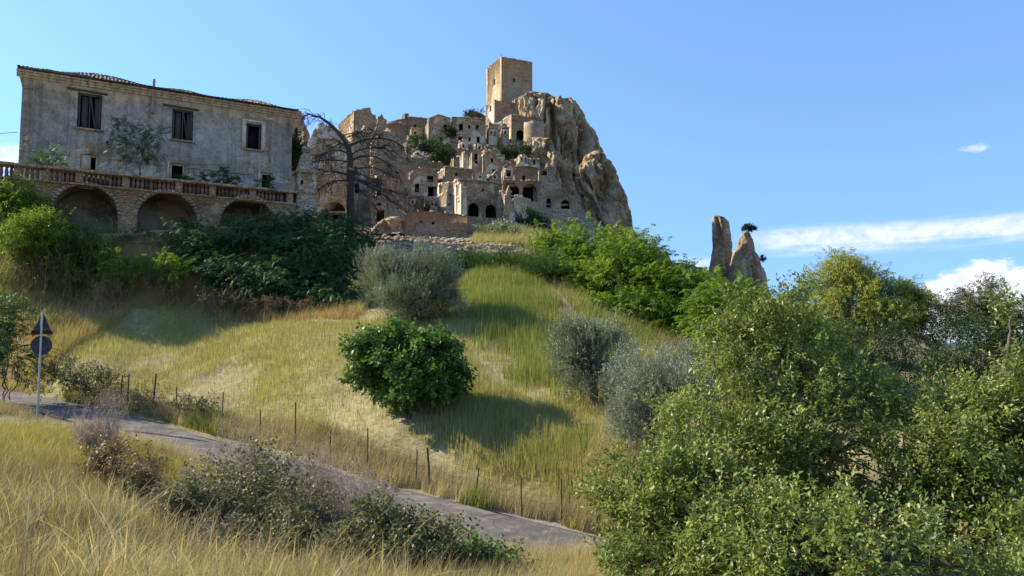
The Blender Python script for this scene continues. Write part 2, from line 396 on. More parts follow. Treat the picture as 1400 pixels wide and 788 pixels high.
ok_ = sstep(6, 14, fx) * sstep(24, 34, fy) * (1 - sstep(110, 150, fy)); colr = lerp3(colr, ok_ * .7, (.17, .15, .08))
rd, _, sdv = road_near(fx, fy); vz = (1 - sstep(1.4, 3.0, rd)) * (fy < 60); colr = lerp3(colr, vz * .8, (.22, .22, .08))
shoul = (1 - sstep(1.2, 1.9, rd + pn2 * 1.5)); colr = lerp3(colr, shoul, (.25, .21, .16))
m, nt, b, ou = newmat('hillside_soil'); T = NT(nt)
at = T.attr('tint', 'Color')
n1 = T.noise(1.1, 7, .7); n2 = T.noise(9, 5, .7)
c = T.mix(.85, at, T.ramp(n1, [(.32, .55), (.5, 1.), (.7, 1.35)]), 'MULTIPLY')
c = T.mix(.8, c, T.ramp(n2, [(.3, .6), (.5, 1.), (.72, 1.2)]), 'MULTIPLY')
T.L.new(c, b.inputs['Base Color']); T.bump(T.math('ADD', n1, T.math('MULTIPLY', n2, .4)), b, .45, .08); b.inputs['Roughness'].default_value = 1; b.inputs['Specular IOR Level'].default_value = 0
me = mb.mesh('hillside', smooth=True)
a = me.attributes.new('tint', 'FLOAT_COLOR', 'POINT'); a.data.foreach_set('color', np.c_[colr, np.ones(len(fx))].astype(np.float32).ravel())
me.materials.append(m); gob = bpy.data.objects.new('ground', me); COL.objects.link(gob); tag(gob, kind='structure')

# ------------------------------------------------------------------ road: cracked asphalt sheet with ragged edges
def dense(poly, step):
    out = []
    for a, b in zip(poly[:-1], poly[1:]):
        n = max(1, int(np.linalg.norm(b - a) / step)); out += [a + (b - a) * k / n for k in range(n)]
    return np.array(out + [poly[-1]])
rc = dense(ROAD, .35)
for _ in range(12): rc[1:-1] = (rc[:-2] + rc[1:-1] + rc[2:]) / 3
tg = np.gradient(rc[:, :2], axis=0); tg /= np.linalg.norm(tg, axis=1)[:, None]; nr = np.c_[-tg[:, 1], tg[:, 0]]
ss = np.arange(len(rc)) * .35
rows = []
for k, t in enumerate(np.linspace(-1, 1, 15)):
    wd = RW + (fbm(ss * .5, ss * 0 + (7 if t < 0 else 90), s=6) * 1.3 + fbm(ss * 2.2, ss * 0 + 3 + (50 if t < 0 else 0), s=8) * .35 if abs(t) > .9 else 0)
    xy = rc[:, :2] + nr * (t * wd)[:, None] if not np.isscalar(wd) else rc[:, :2] + nr * t * wd
    zz = rc[:, 2] + .03 * (1 - t * t) + fbm(xy[:, 0] * .9, xy[:, 1] * .9, s=14) * .05 + .012
    rows.append(np.c_[xy, zz - (.05 if abs(t) > .99 else 0)])
mb = MB(); mb.grid(np.stack(rows, 1))
m, nt, b, ou = newmat('worn_asphalt'); T = NT(nt).pos()
n1 = T.noise(.9, 6, .7); n2 = T.noise(40, 3, .7); ed = T.vor(.9, 'DISTANCE_TO_EDGE', T.map((1, 1, 0))); pv = T.noise(2.6, 6, .7)
c = T.ramp(n1, [(.3, (.085, .077, .07)), (.55, (.14, .126, .112)), (.7, (.225, .20, .165))])
c = T.mix(.8, c, T.ramp(n2, [(.3, .6), (.5, 1.), (.7, 1.5)]), 'MULTIPLY')
c = T.mix(1, c, T.ramp(ed, [(0, .45), (.02, 1.)]), 'MULTIPLY')
c = T.mix(T.ramp(pv, [(.5, 0.), (.64, .85)]), c, (.25, .21, .155))
T.L.new(c, b.inputs['Base Color']); T.bump(T.math('ADD', n2, T.math('MULTIPLY', n1, 2)), b, .6, .02); b.inputs['Roughness'].default_value = .95
tag(mb.build('road', m), kind='structure')

# far hills on the horizon
mh, nt, b, ou = newmat('hazed_hill_cover'); T = NT(nt)
T.L.new(T.ramp(T.noise(.004, 6, .7), [(.35, (.07, .095, .09)), (.6, (.17, .18, .15))]), b.inputs['Base Color']); b.inputs['Roughness'].default_value = 1  # distance haze is painted in as bluish green hill colour
for (az0, az1, dist, hh, sd_) in ((-60, 15, 5200, 190, 2), (10, 75, 4300, 120, 5)):
    aa = np.radians(np.linspace(az0, az1, 160)); prof = np.abs(fbm(aa * 6, aa * 0, s=sd_, o=6)) * 2
    k = np.linspace(0, 1, 14)
    env = np.sin(np.linspace(0, math.pi, 160)) ** .5
    ht = (-60 + hh * (.45 + prof) * env)
    Gd = np.stack([np.stack([np.sin(aa) * dist * (1 + .25 * q), np.cos(aa) * dist * (1 + .25 * q), -60 + (ht + 60) * math.sin(q * math.pi / 2) + fbm(aa * 60, aa * 0 + q * 9, s=8) * 18 * q], -1) for q in k], 0)
    mb = MB(); mb.grid(Gd); tag(mb.build('hills', mh, smooth=True), kind='structure')

# ------------------------------------------------------------------ buildings
def ragged(p0, p1, rng, amp, step=.8):
    (s0, z0), (s1, z1) = p0, p1; n = max(1, int(abs(s1 - s0) / step)); out = []
    for k in range(n + 1):
        t = k / n; z = z0 + (z1 - z0) * t + (rng.uniform(-amp, amp * .3) if amp else 0)
        out.append((s0 + (s1 - s0) * t, z))
        if amp > .25 and k < n and rng.random() < .5: out.append((s0 + (s1 - s0) * (t + .5 / n), z + rng.uniform(-.1, .05)))
    return out
def slab(name, root, O, e, inn, outline, holes, th, mat):
    """upright wall: polygon outline with holes on the plane (O, e), th thick towards inn"""
    e = np.array([e[0], e[1]]); inn = np.array(inn)
    loops = [outline] + holes; poly = [[Vector((s, z, 0)) for s, z in l] for l in loops]
    tris = tessellate_polygon(poly); pts = [q for l in loops for q in l]; n = len(pts)
    Fr = np.array([[O[0] + e[0] * s, O[1] + e[1] * s, z] for s, z in pts]); Bk = Fr.copy(); Bk[:, :2] += inn * th
    mb = MB(); mb.v.append(np.r_[Fr, Bk]); mb.r.append(np.full(2 * n, .5)); mb.n = 2 * n
    tr = np.array([list(t) for t in tris]); mb.f.append(tr); mb.f.append(tr[:, ::-1] + n)
    q = []; k = 0
    for l in loops:
        m_ = len(l)
        q += [[k + i, k + (i + 1) % m_, n + k + (i + 1) % m_, n + k + i] for i in range(m_)]; k += m_
    mb.f.append(np.array(q)); return mb.build(name, mat, root)
def arch_loop(s0, s1, zb, zt_, rect=False, k=9):
    if rect: return [(s0, zb), (s1, zb), (s1, zt_), (s0, zt_)]
    r = (s1 - s0) / 2; c = (s0 + s1) / 2; h = min(r, (zt_ - zb) * .6)
    return [(s0, zb), (s1, zb)] + [(c + r * math.cos(t), zt_ - h + h * math.sin(t)) for t in np.linspace(0, math.pi, k)]
def add_window(root, O, e, inn, s0, s1, zb, zt_, kind, th):
    """one opening: near-black panel painting the inner darkness, deep in the wall, sill below, plus a pale surround where the photograph shows one"""
    e3 = np.array([e[0], e[1], 0]); i3 = np.array([inn[0], inn[1], 0]); o3 = np.array([O[0], O[1], 0.])
    def at(s, d, z): return o3 + e3 * s + i3 * d + np.array([0, 0, z])
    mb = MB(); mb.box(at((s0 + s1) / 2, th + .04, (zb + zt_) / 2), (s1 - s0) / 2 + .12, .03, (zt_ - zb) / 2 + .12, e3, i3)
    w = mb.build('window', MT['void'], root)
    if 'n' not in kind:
        sb = MB(); sb.box(at((s0 + s1) / 2, -.02, zb - .06), (s1 - s0) / 2 + .1, .09, .06, e3, i3)
        if 'd' not in kind: sb.build('sill', MT['lime_sunlit'] if 'w' in kind else MT['greyst'], w)
    if 'w' in kind:
        fb = MB(); g = .11
        for sgn, s in ((-1, s0), (1, s1)): fb.box(at(s + sgn * g, -.03, (zb + zt_) / 2), g - .004, .05, (zt_ - zb) / 2, e3, i3)
        fb.box(at((s0 + s1) / 2, -.03, zt_ + g), (s1 - s0) / 2 + 2 * g, .055, g - .004, e3, i3); fb.build('frame', MT['lime_sunlit'], w)
    return w
def along(C, e, px, pz):
    u = (px - 700) / F; return (u * (C[1] * cp + pz * sp) - C[0]) / (e[0] - u * e[1] * cp)
RUIN = 'roofless stone houses of the abandoned hill town'
def house(label, cx, yb, d, th, pl, pr, yt, mat, wins=(), rag=.2, topr=None, topl=None, matl=None, roof='flat', depth=4., name='stone_house', cat='house', group=None, drop=2.2, wt=.42, seed=0):
    rng = random.Random(int(cx * 7 + yt * 13 + seed))
    C = P(cx, yb, d); er = (math.cos(R(th)), math.sin(R(th))); el = (-er[1], er[0])
    root = empty(name, C, label, cat, group)
    ztc = P(cx, yt, d)[2]; LR = along(C, er, pr, ztc); LL = along(C, el, pl, ztc)
    if not (0.3 < LL < 14): LL = depth
    LL = max(LL, depth)if topl is None and LL < 1.2 else LL
    zb = C[2] - drop
    def top(face, poly, L, e):
        if poly is None:
            if face == 'r': return ragged((0, ztc), (L, ztc), rng, rag)
            return ragged((0, ztc), (L, ztc), rng, rag * .6)
        q = [on_plane(x, y, C, e) for x, y in poly]; q = sorted(q)
        if face == 'r': q = [(0, q[0][1])] + [p for p in q if .02 < p[0] < L - .02] + [(L, q[-1][1])]
        else: q = [(0, q[0][1])] + [p for p in q if .02 < p[0] < L - .02] + [(L, q[-1][1])]
        out = []
        for a, b_ in zip(q[:-1], q[1:]): out += ragged(a, b_, rng, rag)[(1 if out else 0):]
        return out
    tr_ = top('r', topr, LR, er); tl_ = top('l', topl, LL, el)
    inR, inL = el, er
    hr, hl = [], []
    for w in wins:
        f, x0, y0, x1, y1 = w[:5]; kd = w[5] if len(w) > 5 else ''
        e = er if f == 'r' else el
        s0, za = on_plane(x0, y0, C, e); s1, zc = on_plane(x1, y1, C, e)
        if s0 > s1: s0, s1 = s1, s0
        lp = arch_loop(s0, s1, zc, za, 'a' not in kd); (hr if f == 'r' else hl).append(lp)
        add_window(root, C, e, inR if f == 'r' else inL, s0, s1, zc, za, kd, wt if 'b' not in kd else wt + .8)
    def closed(t, L): return [(t[0][0], zb), (L, zb)] + [p for p in t[::-1]]
    slab('wall', root, C, er, inR, closed(tr_, LR), hr, wt, mat)
    # side wall starts behind the front wall so that their faces butt
    tl2 = [(max(s, wt), z) for s, z in tl_]; tl2 = [p for q, p in enumerate(tl2) if q == 0 or p[0] > tl2[q - 1][0] + 1e-4] 
    if len(tl2) < 2: tl2 = [(wt, ztc), (LL, ztc)]
    slab('wall', root, C, el, inL, [(wt, zb), (LL, zb)] + tl2[::-1], hl, wt, matl or mat)  # matl pales the left flank: sunlight put into its colour
    for e_, L_, t_, w0, inn_, f_ in ((er, LR, tr_, 0, inR, 'r'), (el, LL, tl_, wt, inL, 'l')):    # stones standing proud of the face and along the wall head
        lim = [w for w in wins if w[0] == f_]; bx = [(on_plane(w[1], w[2], C, e_), on_plane(w[3], w[4], C, e_)) for w in lim]
        sb = MB(); h_ = max(.5, ztc - C[2]); n_ = int(min(150, 1.1 * (L_ - w0) * (h_ + 1.5)))
        for q in range(n_):
            edge_ = rng.random() < .25; s = rng.uniform(w0 + .1, max(w0 + .2, L_ - .1)); zt__ = np.interp(s, [p[0] for p in t_], [p[1] for p in t_]); z = zt__ - .03 if edge_ else rng.uniform(C[2] - .8, zt__ - .1)
            hs = rng.uniform(.08, .26); hz = rng.uniform(.06, .15)
            if any(min(a_[0], b_[0]) - hs < s < max(a_[0], b_[0]) + hs and b_[1] - hz < z < a_[1] + hz for a_, b_ in bx): continue
            tl__ = rng.uniform(-.12, .12) * (2 if edge_ else 1); ex = np.array([e_[0] * math.cos(tl__), e_[1] * math.cos(tl__), math.sin(tl__)]); iy = np.array([inn_[0], inn_[1], 0]); ez_ = np.cross(ex, iy)
            pr = rng.uniform(.012, .07); dp = wt * .35 if edge_ else .08
            sb.box(np.array([C[0] + e_[0] * s + inn_[0] * (dp - pr), C[1] + e_[1] * s + inn_[1] * (dp - pr), z]), hs, dp, hz, ex, iy, ez_)
        if sb.n: o = sb.build('stones', mat if f_ == 'r' else (matl or mat), root); o['kind'] = 'stuff'
    zl, zr = tl_[-1][1], tr_[-1][1]
    o2 = (C[0] + er[0] * (LR - wt), C[1] + er[1] * (LR - wt))
    slab('wall', root, o2, el, er, [(wt, zb), (LL, zb), (LL, min(zl, zr) - .1), (wt, zr - .1)], [], wt, mat)
    o3 = (C[0] + el[0] * LL, C[1] + el[1] * LL)
    slab('wall', root, o3, er, el, [(0, zb), (LR, zb), (LR, min(zl, zr) - .15), (0, zl - .15)], [], wt, mat)
    # floor / roof slab sunk below the wall heads
    zz = min(min(p[1] for p in tr_), min(p[1] for p in tl_)) - .35
    mb = MB(); e3 = np.array([er[0], er[1], 0]); l3 = np.array([el[0], el[1], 0]); c3 = np.array([C[0], C[1], 0])
    mb.box(c3 + e3 * LR / 2 + l3 * (LL + wt) / 2 + np.array([0, 0, zz]), LR / 2 - wt - .003, LL / 2 - wt / 2 - .003, .12, e3, l3); mb.build('roof', MT['tuff'], root)
    if roof == 'tile':   # row of tiles laid along the wall head
        mb = MB()
        for a, b_ in zip(tr_[:-1], tr_[1:]):
            mid = ((a[0] + b_[0]) / 2, (a[1] + b_[1]) / 2); hl_ = math.hypot(b_[0] - a[0], b_[1] - a[1]) / 2
            ez = np.array([er[0] * (b_[0] - a[0]), er[1] * (b_[0] - a[0]), b_[1] - a[1]]) / (2 * hl_ + 1e-9)
            mb.box(c3 + e3 * mid[0] + l3 * .1 + np.array([0, 0, mid[1] + .06]), hl_ + .02, .32, .05 + rng.random() * .03, ez, l3, np.cross(ez, l3))
        mb.build('tile_course', MT['tile'], root)
    return root
def drum(label, pxl, pxr, ytop, yb, d, mat, name, cat, rag=.3, wins=()):
    c = P((pxl + pxr) / 2, yb, d); r = (pxr - pxl) / 2 / F * d; zt_ = P(0, ytop, d)[2]; root = empty(name, c, label, cat)
    n = 28; a = np.linspace(0, 2 * math.pi, n, endpoint=False); mb = MB()
    zs = np.linspace(c[2] - 2.5, zt_, 9)
    Gd = np.stack([np.stack([c[0] + r * (1.05 - .05 * k / 8) * np.cos(a), c[1] + r * (1.05 - .05 * k / 8) * np.sin(a), np.full(n, z) + (fbm(a * 2, a * 0, s=3) * 2 * rag if k == 8 else 0)], -1) for k, z in enumerate(zs)]
                  + [np.stack([c[0] + r * .85 * np.cos(a), c[1] + r * .85 * np.sin(a), np.full(n, zt_) + fbm(a * 2, a * 0, s=3) * 2 * rag], -1),
                     np.stack([c[0] + r * .8 * np.cos(a), c[1] + r * .8 * np.sin(a), np.full(n, zt_ - .6)], -1), np.stack([c[0] + r * .02 * np.cos(a), c[1] + r * .02 * np.sin(a), np.full(n, zt_ - .5)], -1)])
    mb.grid(Gd, wrap=True); mb.build('wall', mat, root)
    for x0, y0, x1, y1 in wins:
        p = P((x0 + x1) / 2, (y0 + y1) / 2, d); ang = -math.pi / 2 + math.asin(max(-1, min(1, (p[0] - c[0]) / r)))
        dr = np.array([math.cos(ang), math.sin(ang), 0]); tn = np.array([-dr[1], dr[0], 0])
        wb = MB(); hw = (x1 - x0) / 2 / F * d; hh = (y1 - y0) / 2 / F * d
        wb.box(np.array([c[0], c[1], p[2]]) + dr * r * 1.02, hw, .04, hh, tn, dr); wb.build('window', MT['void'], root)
    return root
M_ = MT
# ---- the Norman keep
house('square stone keep standing highest on the crag, flat topped', 685.4, 140, 140, 25.8, 666.4, 727.8, 77.4, M_['towerst'],
      [('l', 674, 109, 677.2, 116, 'an'), ('r', 701.5, 106.6, 705, 113, 'an')], rag=.05, name='keep_tower', cat='tower', drop=3, wt=.7)
keep = [o for o in COL.objects if o.name == 'keep_tower'][0]
C = P(685.4, 140, 140); er = (math.cos(R(25.8)), math.sin(R(25.8)))
s0, za = on_plane(713, 104, C, er); s1, zc = on_plane(721, 112.5, C, er)
mb = MB(); mb.box((C[0] + er[0] * (s0 + s1) / 2, C[1] + er[1] * (s0 + s1) / 2, (za + zc) / 2), (s1 - s0) / 2, .05, (za - zc) / 2, (*er, 0), (-er[1], er[0], 0)); mb.build('blocked_window', M_['brick'], keep)
mb = MB(); p = P(685.2, 73, 141); mb.tube([p + [0, .5, -1.6], p + [0, .5, 0]], .05); mb.build('lightning_rod', M_['rust'], keep)

H = house
H('pale cottage built against the foot of the keep', 676, 160, 132, 26, 664, 705, 136.5, M_['greyst'], [('l', 669, 145, 672, 152, 'n')], matl=M_['lime_sunlit'], rag=.08)
H('low stone hut between the keep cottage and the rock top', 704, 158, 134, 14, 702, 722, 135, M_['greyst'], [('r', 708, 151, 711, 156, 'n')], rag=.15)
H('broken castle wall with one window crowning the rock right of the keep', 724, 142, 137, 10, 707, 758, 124, M_['tuff'], [('r', 736, 130, 739, 136, 'n')], topr=[(724, 124), (738, 126), (750, 130), (758, 139)], topl=[(724, 124), (707, 136)], rag=.25, name='castle_wall', cat='wall')
H('square roofless house with a sunlit left edge and tall arch below the keep', 699, 201, 120, 24, 695.5, 729, 156, M_['tuff'], [('r', 706, 177, 717, 200, 'anb')], matl=M_['lime_sunlit'], rag=.12)
drum('round apse-like stone wall beside the tall arch under the crag', 716, 744, 169, 206, 116, M_['greyst'], 'round_wall', 'wall')
H('crumbled house with dark gaps on the slope under the keep cottage', 668, 198, 117, 18, 663, 696, 172, M_['greyst'], [('r', 673, 176, 679, 184, 'n'), ('r', 684, 180, 690, 190, 'n')], topr=[(668, 168), (676, 172), (680, 180), (688, 170), (696, 176)], rag=.5)
H('flat topped three storey house with four dark windows on the ridge', 617, 200, 112, 9, 614, 664, 161, M_['mixed'],
  [('r', 627.5, 169, 633, 179), ('r', 650.6, 171, 654.5, 176.5), ('r', 627, 187, 632, 194.5), ('r', 651.6, 187, 656, 196), ('r', 640, 171, 643, 176, 'n'), ('r', 640.5, 188, 643.5, 194, 'n')], rag=.08, roof='tile')
H('gabled house with a sunlit left flank next to the flat topped ridge house', 585.5, 199, 111, 12, 578, 616, 163, M_['mixed'], [('r', 606.5, 170, 611.5, 177.5), ('r', 601, 187.5, 605, 194.5)], topr=[(585.5, 163), (600, 157.5), (616, 163)], matl=M_['lime_sunlit'], rag=.04, roof='tile')
H('ruined ridge house with a chimney stump at its left end', 557, 188, 121, 12, 552, 585, 161, M_['brick'], [('r', 566, 170, 569, 174, 'n')], topr=[(557, 160), (570, 161), (585, 163.5)], rag=.12, roof='tile')
H('square chimney stump on the skyline of the ridge', 553, 165, 121, 20, 550, 559, 154.5, M_['brick'], rag=.05, depth=1.2, name='chimney_stump', cat='chimney', wt=.2, drop=3)
H('low wall with sloping head left of the chimney stump', 530, 184, 118, 10, 527, 553, 165, M_['tuff'], topr=[(530, 169), (545, 164), (553, 163)], rag=.1, roof='tile')
H('small lit cottage below the chimney stump ridge house', 562, 192, 114, 14, 557, 578, 176, M_['mixed'], [('r', 566, 180, 569, 184, 'n')], rag=.12, roof='tile')
H('low ruin among bushes on the skyline left of the keep cottage', 640, 166, 127, 22, 634, 664, 154, M_['tuff'], topr=[(640, 154), (650, 151.5), (656, 153), (664, 158)], rag=.25)
H('tall broken house corner with a lit left flank above the dead tree', 483, 190, 85, 26, 463, 515, 151, M_['tuff'], topl=[(483, 153), (475, 159), (464, 168)], topr=[(483, 151), (500, 147), (506, 147), (508, 155), (515, 163)], rag=.15)
H('pointed wall stump right of the tall broken house corner', 517, 184, 86, 16, 513, 529, 158, M_['tuff'], topr=[(517, 160), (522, 154), (525, 162), (529, 163)], rag=.2, depth=2, name='wall_stump', cat='wall')
H('long low house wall under a tile head behind the wall stump', 529, 200, 96, 8, 526, 556, 170, M_['brick'], topr=[(529, 170), (545, 168), (556, 174)], rag=.1, roof='tile')
H('huge crumbling wall with a broad dark arch behind the dead tree', 430, 302, 66, 10, 413, 479, 232, M_['mixed'], [('r', 443, 275, 473, 301, 'anb')], topr=[(430, 232), (440, 238), (452, 234), (462, 240), (470, 236), (479, 244)], topl=[(430, 232), (422, 236), (413, 246)], rag=.6, name='ruined_wall', cat='wall')
H('tall ruined house front between the broad arch and the dark door', 475, 302, 70, 6, 472, 508, 216, M_['mixed'], [('r', 485, 250, 491, 264, 'n'), ('r', 484, 228, 489, 238, 'n')], topr=[(475, 216), (484, 212), (496, 220), (508, 214)], rag=.4)
H('high rounded house front with a dark door at its foot and a blocked niche', 507, 306, 65.5, 4, 502, 553, 238, M_['brick'], [('r', 511, 244, 521, 268, 'n'), ('r', 516, 277, 521, 281.5, 'n'), ('r', 513, 287, 525, 303.5, 'nd')],
  topr=[(507, 238), (520, 234), (532, 240), (542, 246), (553, 250)], matl=M_['lime_sunlit'], rag=.35)
H('small whitewashed house with one window above the stacked cottages', 543.5, 244, 84, 30, 533, 559, 219, M_['mixed'], [('r', 548, 224, 552, 230)], matl=M_['lime_sunlit'], rag=.06, roof='tile')
H('white box of a cottage with a single square window', 549, 272, 75, 20, 546, 562, 247, M_['lime_sunlit'], [('r', 551.5, 251, 556, 258)], rag=.06, roof='tile')
H('cottage under a grass grown vault with three dark openings', 560, 272, 79, 10, 556, 599, 232, M_['mixed'], [('r', 584, 240, 592.5, 249.5, 'n'), ('r', 567, 251, 573, 263, 'd'), ('r', 585, 255, 597, 269, 'nb')], topr=[(560, 240), (567, 231), (580, 227), (592, 230), (599, 238)], rag=.06)
H('lower cottage with a tiny window above the long retaining wall', 562, 293, 73, 8, 559, 580, 269, M_['greyst'], [('r', 566.5, 276, 570, 280, 'n'), ('r', 563, 284, 567, 288, 'n')], rag=.1, roof='tile')
H('broken dark fronted ruin beside the big sunlit house', 581, 294, 75, 8, 579, 601, 271, M_['greyst'], [('r', 583, 284, 587, 291, 'n'), ('r', 591, 274, 598, 284, 'nb')], topr=[(581, 270), (588, 276), (601, 272)], rag=.35)
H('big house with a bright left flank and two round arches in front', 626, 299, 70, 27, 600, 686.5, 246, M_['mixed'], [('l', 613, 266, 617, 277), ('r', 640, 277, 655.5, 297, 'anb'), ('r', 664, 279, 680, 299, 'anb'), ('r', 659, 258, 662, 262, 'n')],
  topr=[(626, 246), (650, 247), (672, 250), (686.5, 253)], topl=[(626, 246), (612, 249), (600, 252)], matl=M_['lime_sunlit'], rag=.08, roof='tile')
H('lit buttress against the corner of the big arched house', 630, 299, 69, 27, 626.5, 638, 249, M_['lime_sunlit'], rag=.2, depth=1.2, name='buttress', cat='wall', topr=[(630, 249), (638, 258)])
H('square upper block behind the big arched house', 608, 252, 79, 22, 597, 645, 229, M_['greyst'], [('r', 622, 236, 626, 241, 'n')], rag=.08, matl=M_['lime_sunlit'], roof='tile')
H('narrow pillar of masonry above the square upper block', 620, 236, 87, 18, 617.5, 626.5, 216, M_['tuff'], rag=.15, depth=1.4, name='masonry_pillar', cat='pillar', wt=.25)
H('tall pale wall fragment left standing by the upper block', 633, 236, 89, 18, 630.5, 640.5, 206, M_['lime_sunlit'], rag=.3, depth=1.4, name='masonry_pillar', cat='pillar', wt=.25, topr=[(633, 206), (637, 209), (640.5, 219)])
H('ruined gable with a doorway gap right of the pale fragment', 645, 238, 91, 12, 642.5, 660, 208, M_['mixed'], [('r', 648, 210, 653, 224, 'n')], rag=.2, topr=[(645, 207), (655, 209), (660, 214)])
H('stepped house with a white framed window under the terraces', 660, 252, 90, 9, 657, 691, 212, M_['mixed'], [('r', 671, 216, 674.5, 222.5, 'n'), ('r', 672.5, 231.5, 677.5, 240.5, 'w')], topr=[(660, 214), (669, 207), (676, 216), (691, 226)], rag=.2, roof='tile')
H('narrow house with one wide white framed window by the two vaults', 689, 252, 87, 8, 686, 704, 226, M_['mixed'], [('r', 692, 233, 698.5, 242, 'w')], rag=.15, topr=[(689, 228), (696, 223), (704, 229)], roof='tile')
H('reddish brick house standing over the second open vault', 704, 252, 88, 8, 702, 735, 229, M_['brick'], [('r', 714, 240, 718, 246, 'n')], rag=.15, topr=[(704, 229), (716, 227), (726, 228), (735, 231)], roof='tile')
H('wall with two great open vaults below the brick house', 687, 292, 82, 6, 684, 737, 246, M_['brick'], [('r', 689, 247.5, 710, 272, 'anb'), ('r', 714.5, 251, 734.5, 276, 'anb')], rag=.08, name='vaulted_wall', cat='wall', wt=.6)
H('low sunlit parapet in front of the open vaults', 704, 292, 79, 14, 700.5, 726, 269, M_['lime_sunlit'], rag=.12, depth=1.5, topr=[(704, 267), (715, 268), (726, 272)], name='parapet_wall', cat='wall')
H('rock-cut front with an arched door and cave mouth at the crag foot', 737, 294, 90, 4, 735, 789, 232, M_['greyst'], [('r', 739, 231, 749, 240, 'anb'), ('r', 747, 271, 753, 284, 'an'), ('r', 767, 273, 779, 286, 'anb')],
  topr=[(737, 226), (748, 226), (758, 240), (770, 258), (780, 266), (789, 272)], rag=.6, name='cave_front', cat='ruin')
H('jagged leaning wall spur in front of the vaults', 690, 324, 69, 18, 687, 704.5, 258, M_['mixed'], rag=.5, depth=2.2, topr=[(690, 260), (694, 255), (698, 262), (700, 280), (704.5, 300)], name='wall_spur', cat='wall')
H('long rubble retaining wall across the foot of the town', 553, 322, 62, 2, 550, 638.5, 291, M_['brick'], [('r', 574, 302, 577, 305, 'nd'), ('r', 590, 303, 594, 307, 'nd')], topr=[(553, 293), (570, 288), (590, 288), (610, 290), (638.5, 295)], rag=.06, name='retaining_wall', cat='wall', depth=2)
H('upper terrace wall left of the gabled ridge house', 521, 224, 96, 8, 518, 562, 190, M_['tuff'], topr=[(521, 188), (540, 190), (562, 200)], rag=.25, name='terrace_wall', cat='wall', depth=2)
H('terrace wall under the row of ridge houses', 604, 222, 103, 5, 601, 664, 201, M_['tuff'], rag=.35, name='terrace_wall', cat='wall', depth=3)
H('ivy hung terrace wall below the crumbled house', 664, 224, 106, 6, 661, 722, 197, M_['greyst'], [('r', 683, 209, 687, 215, 'n'), ('r', 704, 206, 709, 214, 'an')], rag=.5, name='terrace_wall', cat='wall', depth=3)
H('broken terrace wall between the bushes and the grass grown vault', 552, 246, 89, 6, 549, 606, 214, M_['tuff'], rag=.35, name='terrace_wall', cat='wall', depth=3, topr=[(552, 212), (575, 216), (606, 222)])
H('round headed brick bell tower half hidden behind the big palazzo', 392, 300, 74, 8, 389, 416, 155, M_['brick'], [('r', 403, 174, 407, 186, 'a')], topr=[(392, 152), (404, 149), (410, 155), (416, 166)], rag=.05, name='bell_tower', cat='tower')
for q_, (lab, cx, yb, d_, th_, pl, pr, yt, mm, ww) in enumerate([
   ('stub of a house above the white cottage beside the vault', 540, 262, 81, 10, 537, 557, 240, 'tuff', [('r', 544, 246, 547, 251, 'n')]),
   ('low ruin filling the gap left of the big arched house', 598, 282, 82, 12, 595, 612, 256, 'greyst', []),
   ('ruined room with a square window over the stepped house', 662, 222, 97, 10, 659, 684, 203, 'mixed', [('r', 668, 207, 671, 212, 'n')]),
   ('scrap of wall under the tall arch and apse', 700, 214, 113, 10, 697, 720, 198, 'tuff', []),
   ('ruin with a shadowed doorway right of the two vaults', 735, 260, 96, 6, 733, 752, 240, 'tuff', [('r', 740, 247, 744, 256, 'n')]),
   ('tumbled house wall behind the small whitewashed house', 552, 234, 92, 12, 549, 572, 219, 'greyst', []),
   ('small square ruin on the slope between ridge houses and terrace bushes', 628, 206, 107, 8, 625, 646, 196, 'greyst', [('r', 633, 199, 636, 204, 'n')]),
   ('broken cottage at the left end of the upper terrace', 536, 210, 100, 14, 532, 552, 196, 'tuff', [('r', 541, 200, 544, 206, 'n')]),
   ('roofless box house under the crumbled house', 676, 212, 111, 14, 673, 694, 197, 'mixed', [('r', 682, 201, 686, 207, 'n')]),
   ('little stone hut in front of the ivy hung wall', 690, 232, 99, 12, 687, 706, 218, 'tuff', [('r', 696, 222, 699, 228, 'n')]),
   ('low ruin with two window holes under the tall arch', 715, 232, 101, 8, 712, 738, 214, 'mixed', [('r', 720, 219, 723, 225, 'n'), ('r', 729, 219, 732, 225, 'n')]),
   ('lean-to ruin beside the square upper block', 586, 262, 86, 10, 583, 603, 246, 'tuff', [('r', 590, 250, 593, 256, 'n')]),
   ('narrow ruin leaning on the dark door house', 545, 292, 71, 12, 541, 556, 268, 'tuff', [('r', 547, 276, 550, 283, 'n')]),
   ('rubble wall at the foot of the big arched house', 640, 316, 66, 16, 637, 690, 299, 'greyst', [])]):
    H(lab, cx, yb, d_, th_, pl, pr, yt, M_[mm], ww, rag=.3)

